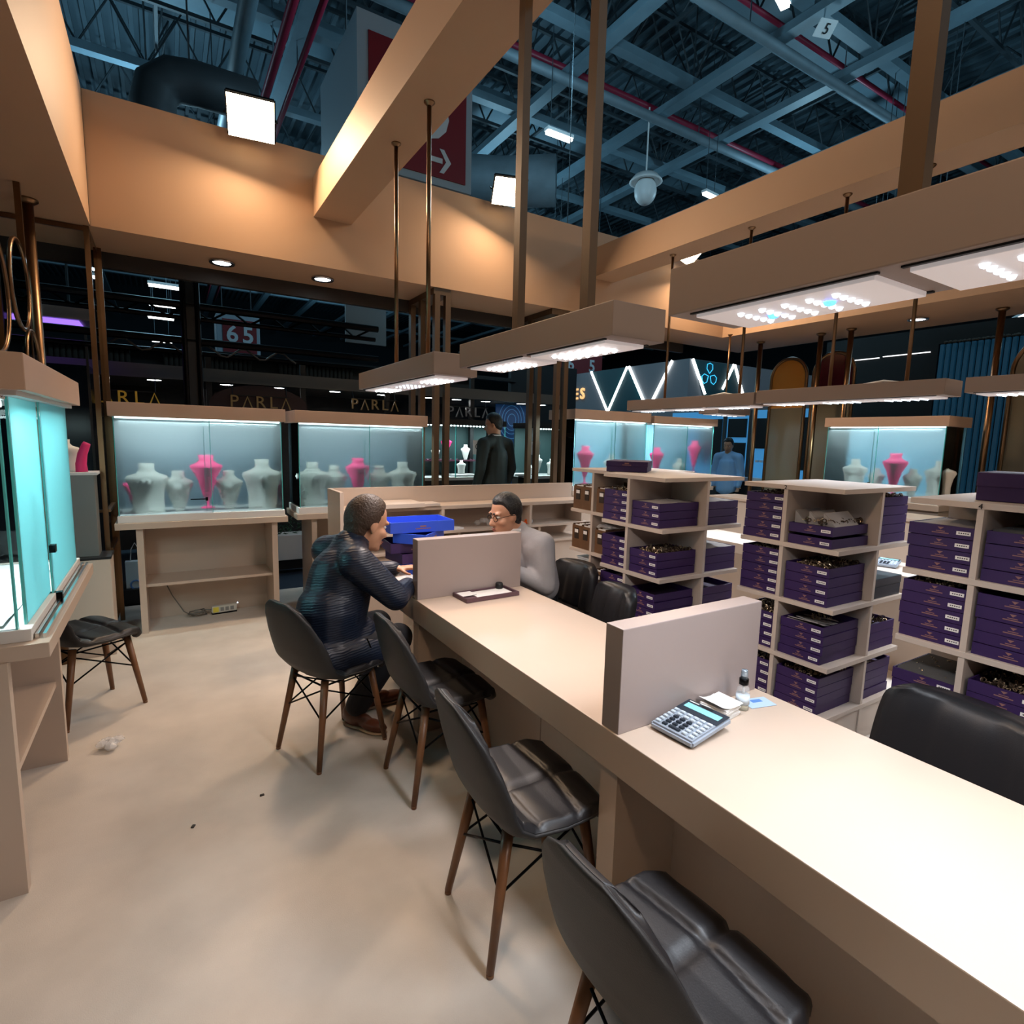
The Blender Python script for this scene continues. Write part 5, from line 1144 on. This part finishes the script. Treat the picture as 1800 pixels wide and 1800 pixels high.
MB().box(8.95, 9.2, 5.4, 8.3, .95, 1.02).obj('counter_top', WHITE, t); MB().box(9.0, 9.18, 5.45, 8.25, 0, .95).obj('counter_base', DKWALL, t)
# black wall and blue slat screen
t = thing('exhibition_stand', 'plain black stand wall with thin white light lines behind the clear ended showcase', 'stand', (9.4, 4.3, 0))
MB().box(9.0, 9.2, 3.66, 5.2, 0, 3.25).obj('wall', BLACK, t); MB().box(9.0, 9.2, 1.5, 3.66, 3.03, 3.25).obj('wall', BLACK, t)
LINE = mat('light_line', (1, 1, 1), .4, emit=(1, 1, 1), es=1.6)
for y0, y1, z in ((3.75, 4.35, 2.93), (4.4, 4.9, 2.92), (4.1, 4.3, 2.52)): MB().box(8.985, 8.999, y0, y1, z, z+.012).obj('light_line', LINE, t)
b = MB()
for k in range(40): b.ell((8.96+random.uniform(-.05, .02), 1.6+.05*k, 3.03), (.02, .03, .02), None, 6, 4)
b.obj('garland', CURT, t)['kind'] = 'stuff'
t = thing('slat_screen', 'blue lit screen of upright slats next to the black stand wall', 'screen', (9.1, 2.8, 0))
for k in range(30):
    y = 3.62-.07*k; MB().box(9.0, 9.05, y-.022, y+.022, .3, 3.02).obj('slat', mat('slat_blue', (.03, .09, .15), .5, emit=(.03, .22, .42), es=.07), t)
MB().box(9.06, 9.1, 1.5, 3.66, .2, 3.03).obj('backing', mat('night_blue', (.004, .010, .02), .5), t)
t = thing('exhibition_stand', 'white edged box room behind the blue slats', 'stand', (9.4, 2.6, 0)); MB().box(9.12, 9.3, 1.5, 3.0, 2.5, 2.95).obj('wall', BLUW, t)
# bronze poles and arched glass by the outer soffit
def pole(x, y, label):
    t = thing('bronze_pole', label, 'pole', (x, y, 0), 0, 'bronze poles along the outer side')
    MB().tube([(x, y, 0), (x, y, 2.995)], .03, 14).obj('shaft', BRONZE, t, True); MB().lathe([(.055, 0), (.055, -.012), (.032, -.03)], 18, (x, y, 2.997)).obj('flange', BRONZE, t, True); MB().lathe([(.055, 0), (.055, .012), (.032, .02)], 18, (x, y, .001)).obj('foot', BRONZE, t, True)
pole(6.93, 4.92, 'bronze pole between the corner showcase and the orange arch')
pole(6.98, 4.12, 'bronze pole between the orange arch and the wine red arch')
pole(6.95, 3.74, 'bronze pole between the wine red arch and the black wall')
pole(7.05, 2.36, 'bronze pole just past the clear end of the outer showcase')
AMBER = mat('amber_panel', (.52, .22, .04), .2, spec=.6); WINE = mat('wine_panel', (.07, .006, .014), .15, spec=.7); OLIVE = mat('olive_glass_panel', (.13, .115, .08), .22, spec=.6)
def arch(x, y0, y1, zt, label, mts, split=None, hang=True):
    t = thing('arch_panel', label, 'panel', (x, (y0+y1)/2, 0), 0, 'arched glass panels'); r_ = (y1-y0)/2; yc = (y0+y1)/2; zc = zt-r_
    pts = [(y0, .0)]+[(yc-r_*math.cos(a), zc+r_*math.sin(a)) for a in [math.pi*i/20 for i in range(21)]]+[(y1, 0)]
    MB().tube([(x, a, c) for a, c in pts], .022, 8).obj('frame', BRONZE, t, True)
    top = [(yc-r_*.95*math.cos(a), zc+r_*.95*math.sin(a)) for a in [math.pi*i/20 for i in range(21)]]; zs = split or .02
    MB().prism([(x, a, c) for a, c in ([(y0+r_*.05, zs)]+top+[(y1-r_*.05, zs)])], (.012, 0, 0)).obj('upper_panel', mts[0], t)
    if split: MB().box(x-.002, x+.012, y0+r_*.05, y1-r_*.05, .02, split-.004).obj('lower_panel', mts[1], t)
arch(7.25, 4.42, 4.93, 2.78, 'arched panel, amber above and olive below, by the black wall', (AMBER, OLIVE), 2.12)
arch(7.3, 3.84, 4.36, 2.80, 'arched panel with wine red top next to the amber one', (WINE, OLIVE), 2.20)
arch(7.25, 1.55, 2.28, 2.76, 'olive glass arched panel cut by the picture edge', (OLIVE, OLIVE), None)
for k in range(6):
    x, y = ((5.6, 7.3), (9.6, 13.5), (13, 6.5), (12.2, 5.2), (14.5, 7.4), (16, 5))[k]
    batten(x, y, (3.55, 4.6, 4.4, 4.3, 4.6, 4.5)[k], .6*(k % 2), 'distant tube lamp over '+['the dark stand behind the middle lamp box', 'the red digit sign beyond the grey wall', 'the teal wall corner', 'the amber arch', 'the neon flower', 'the wine red arch'][k], .7)
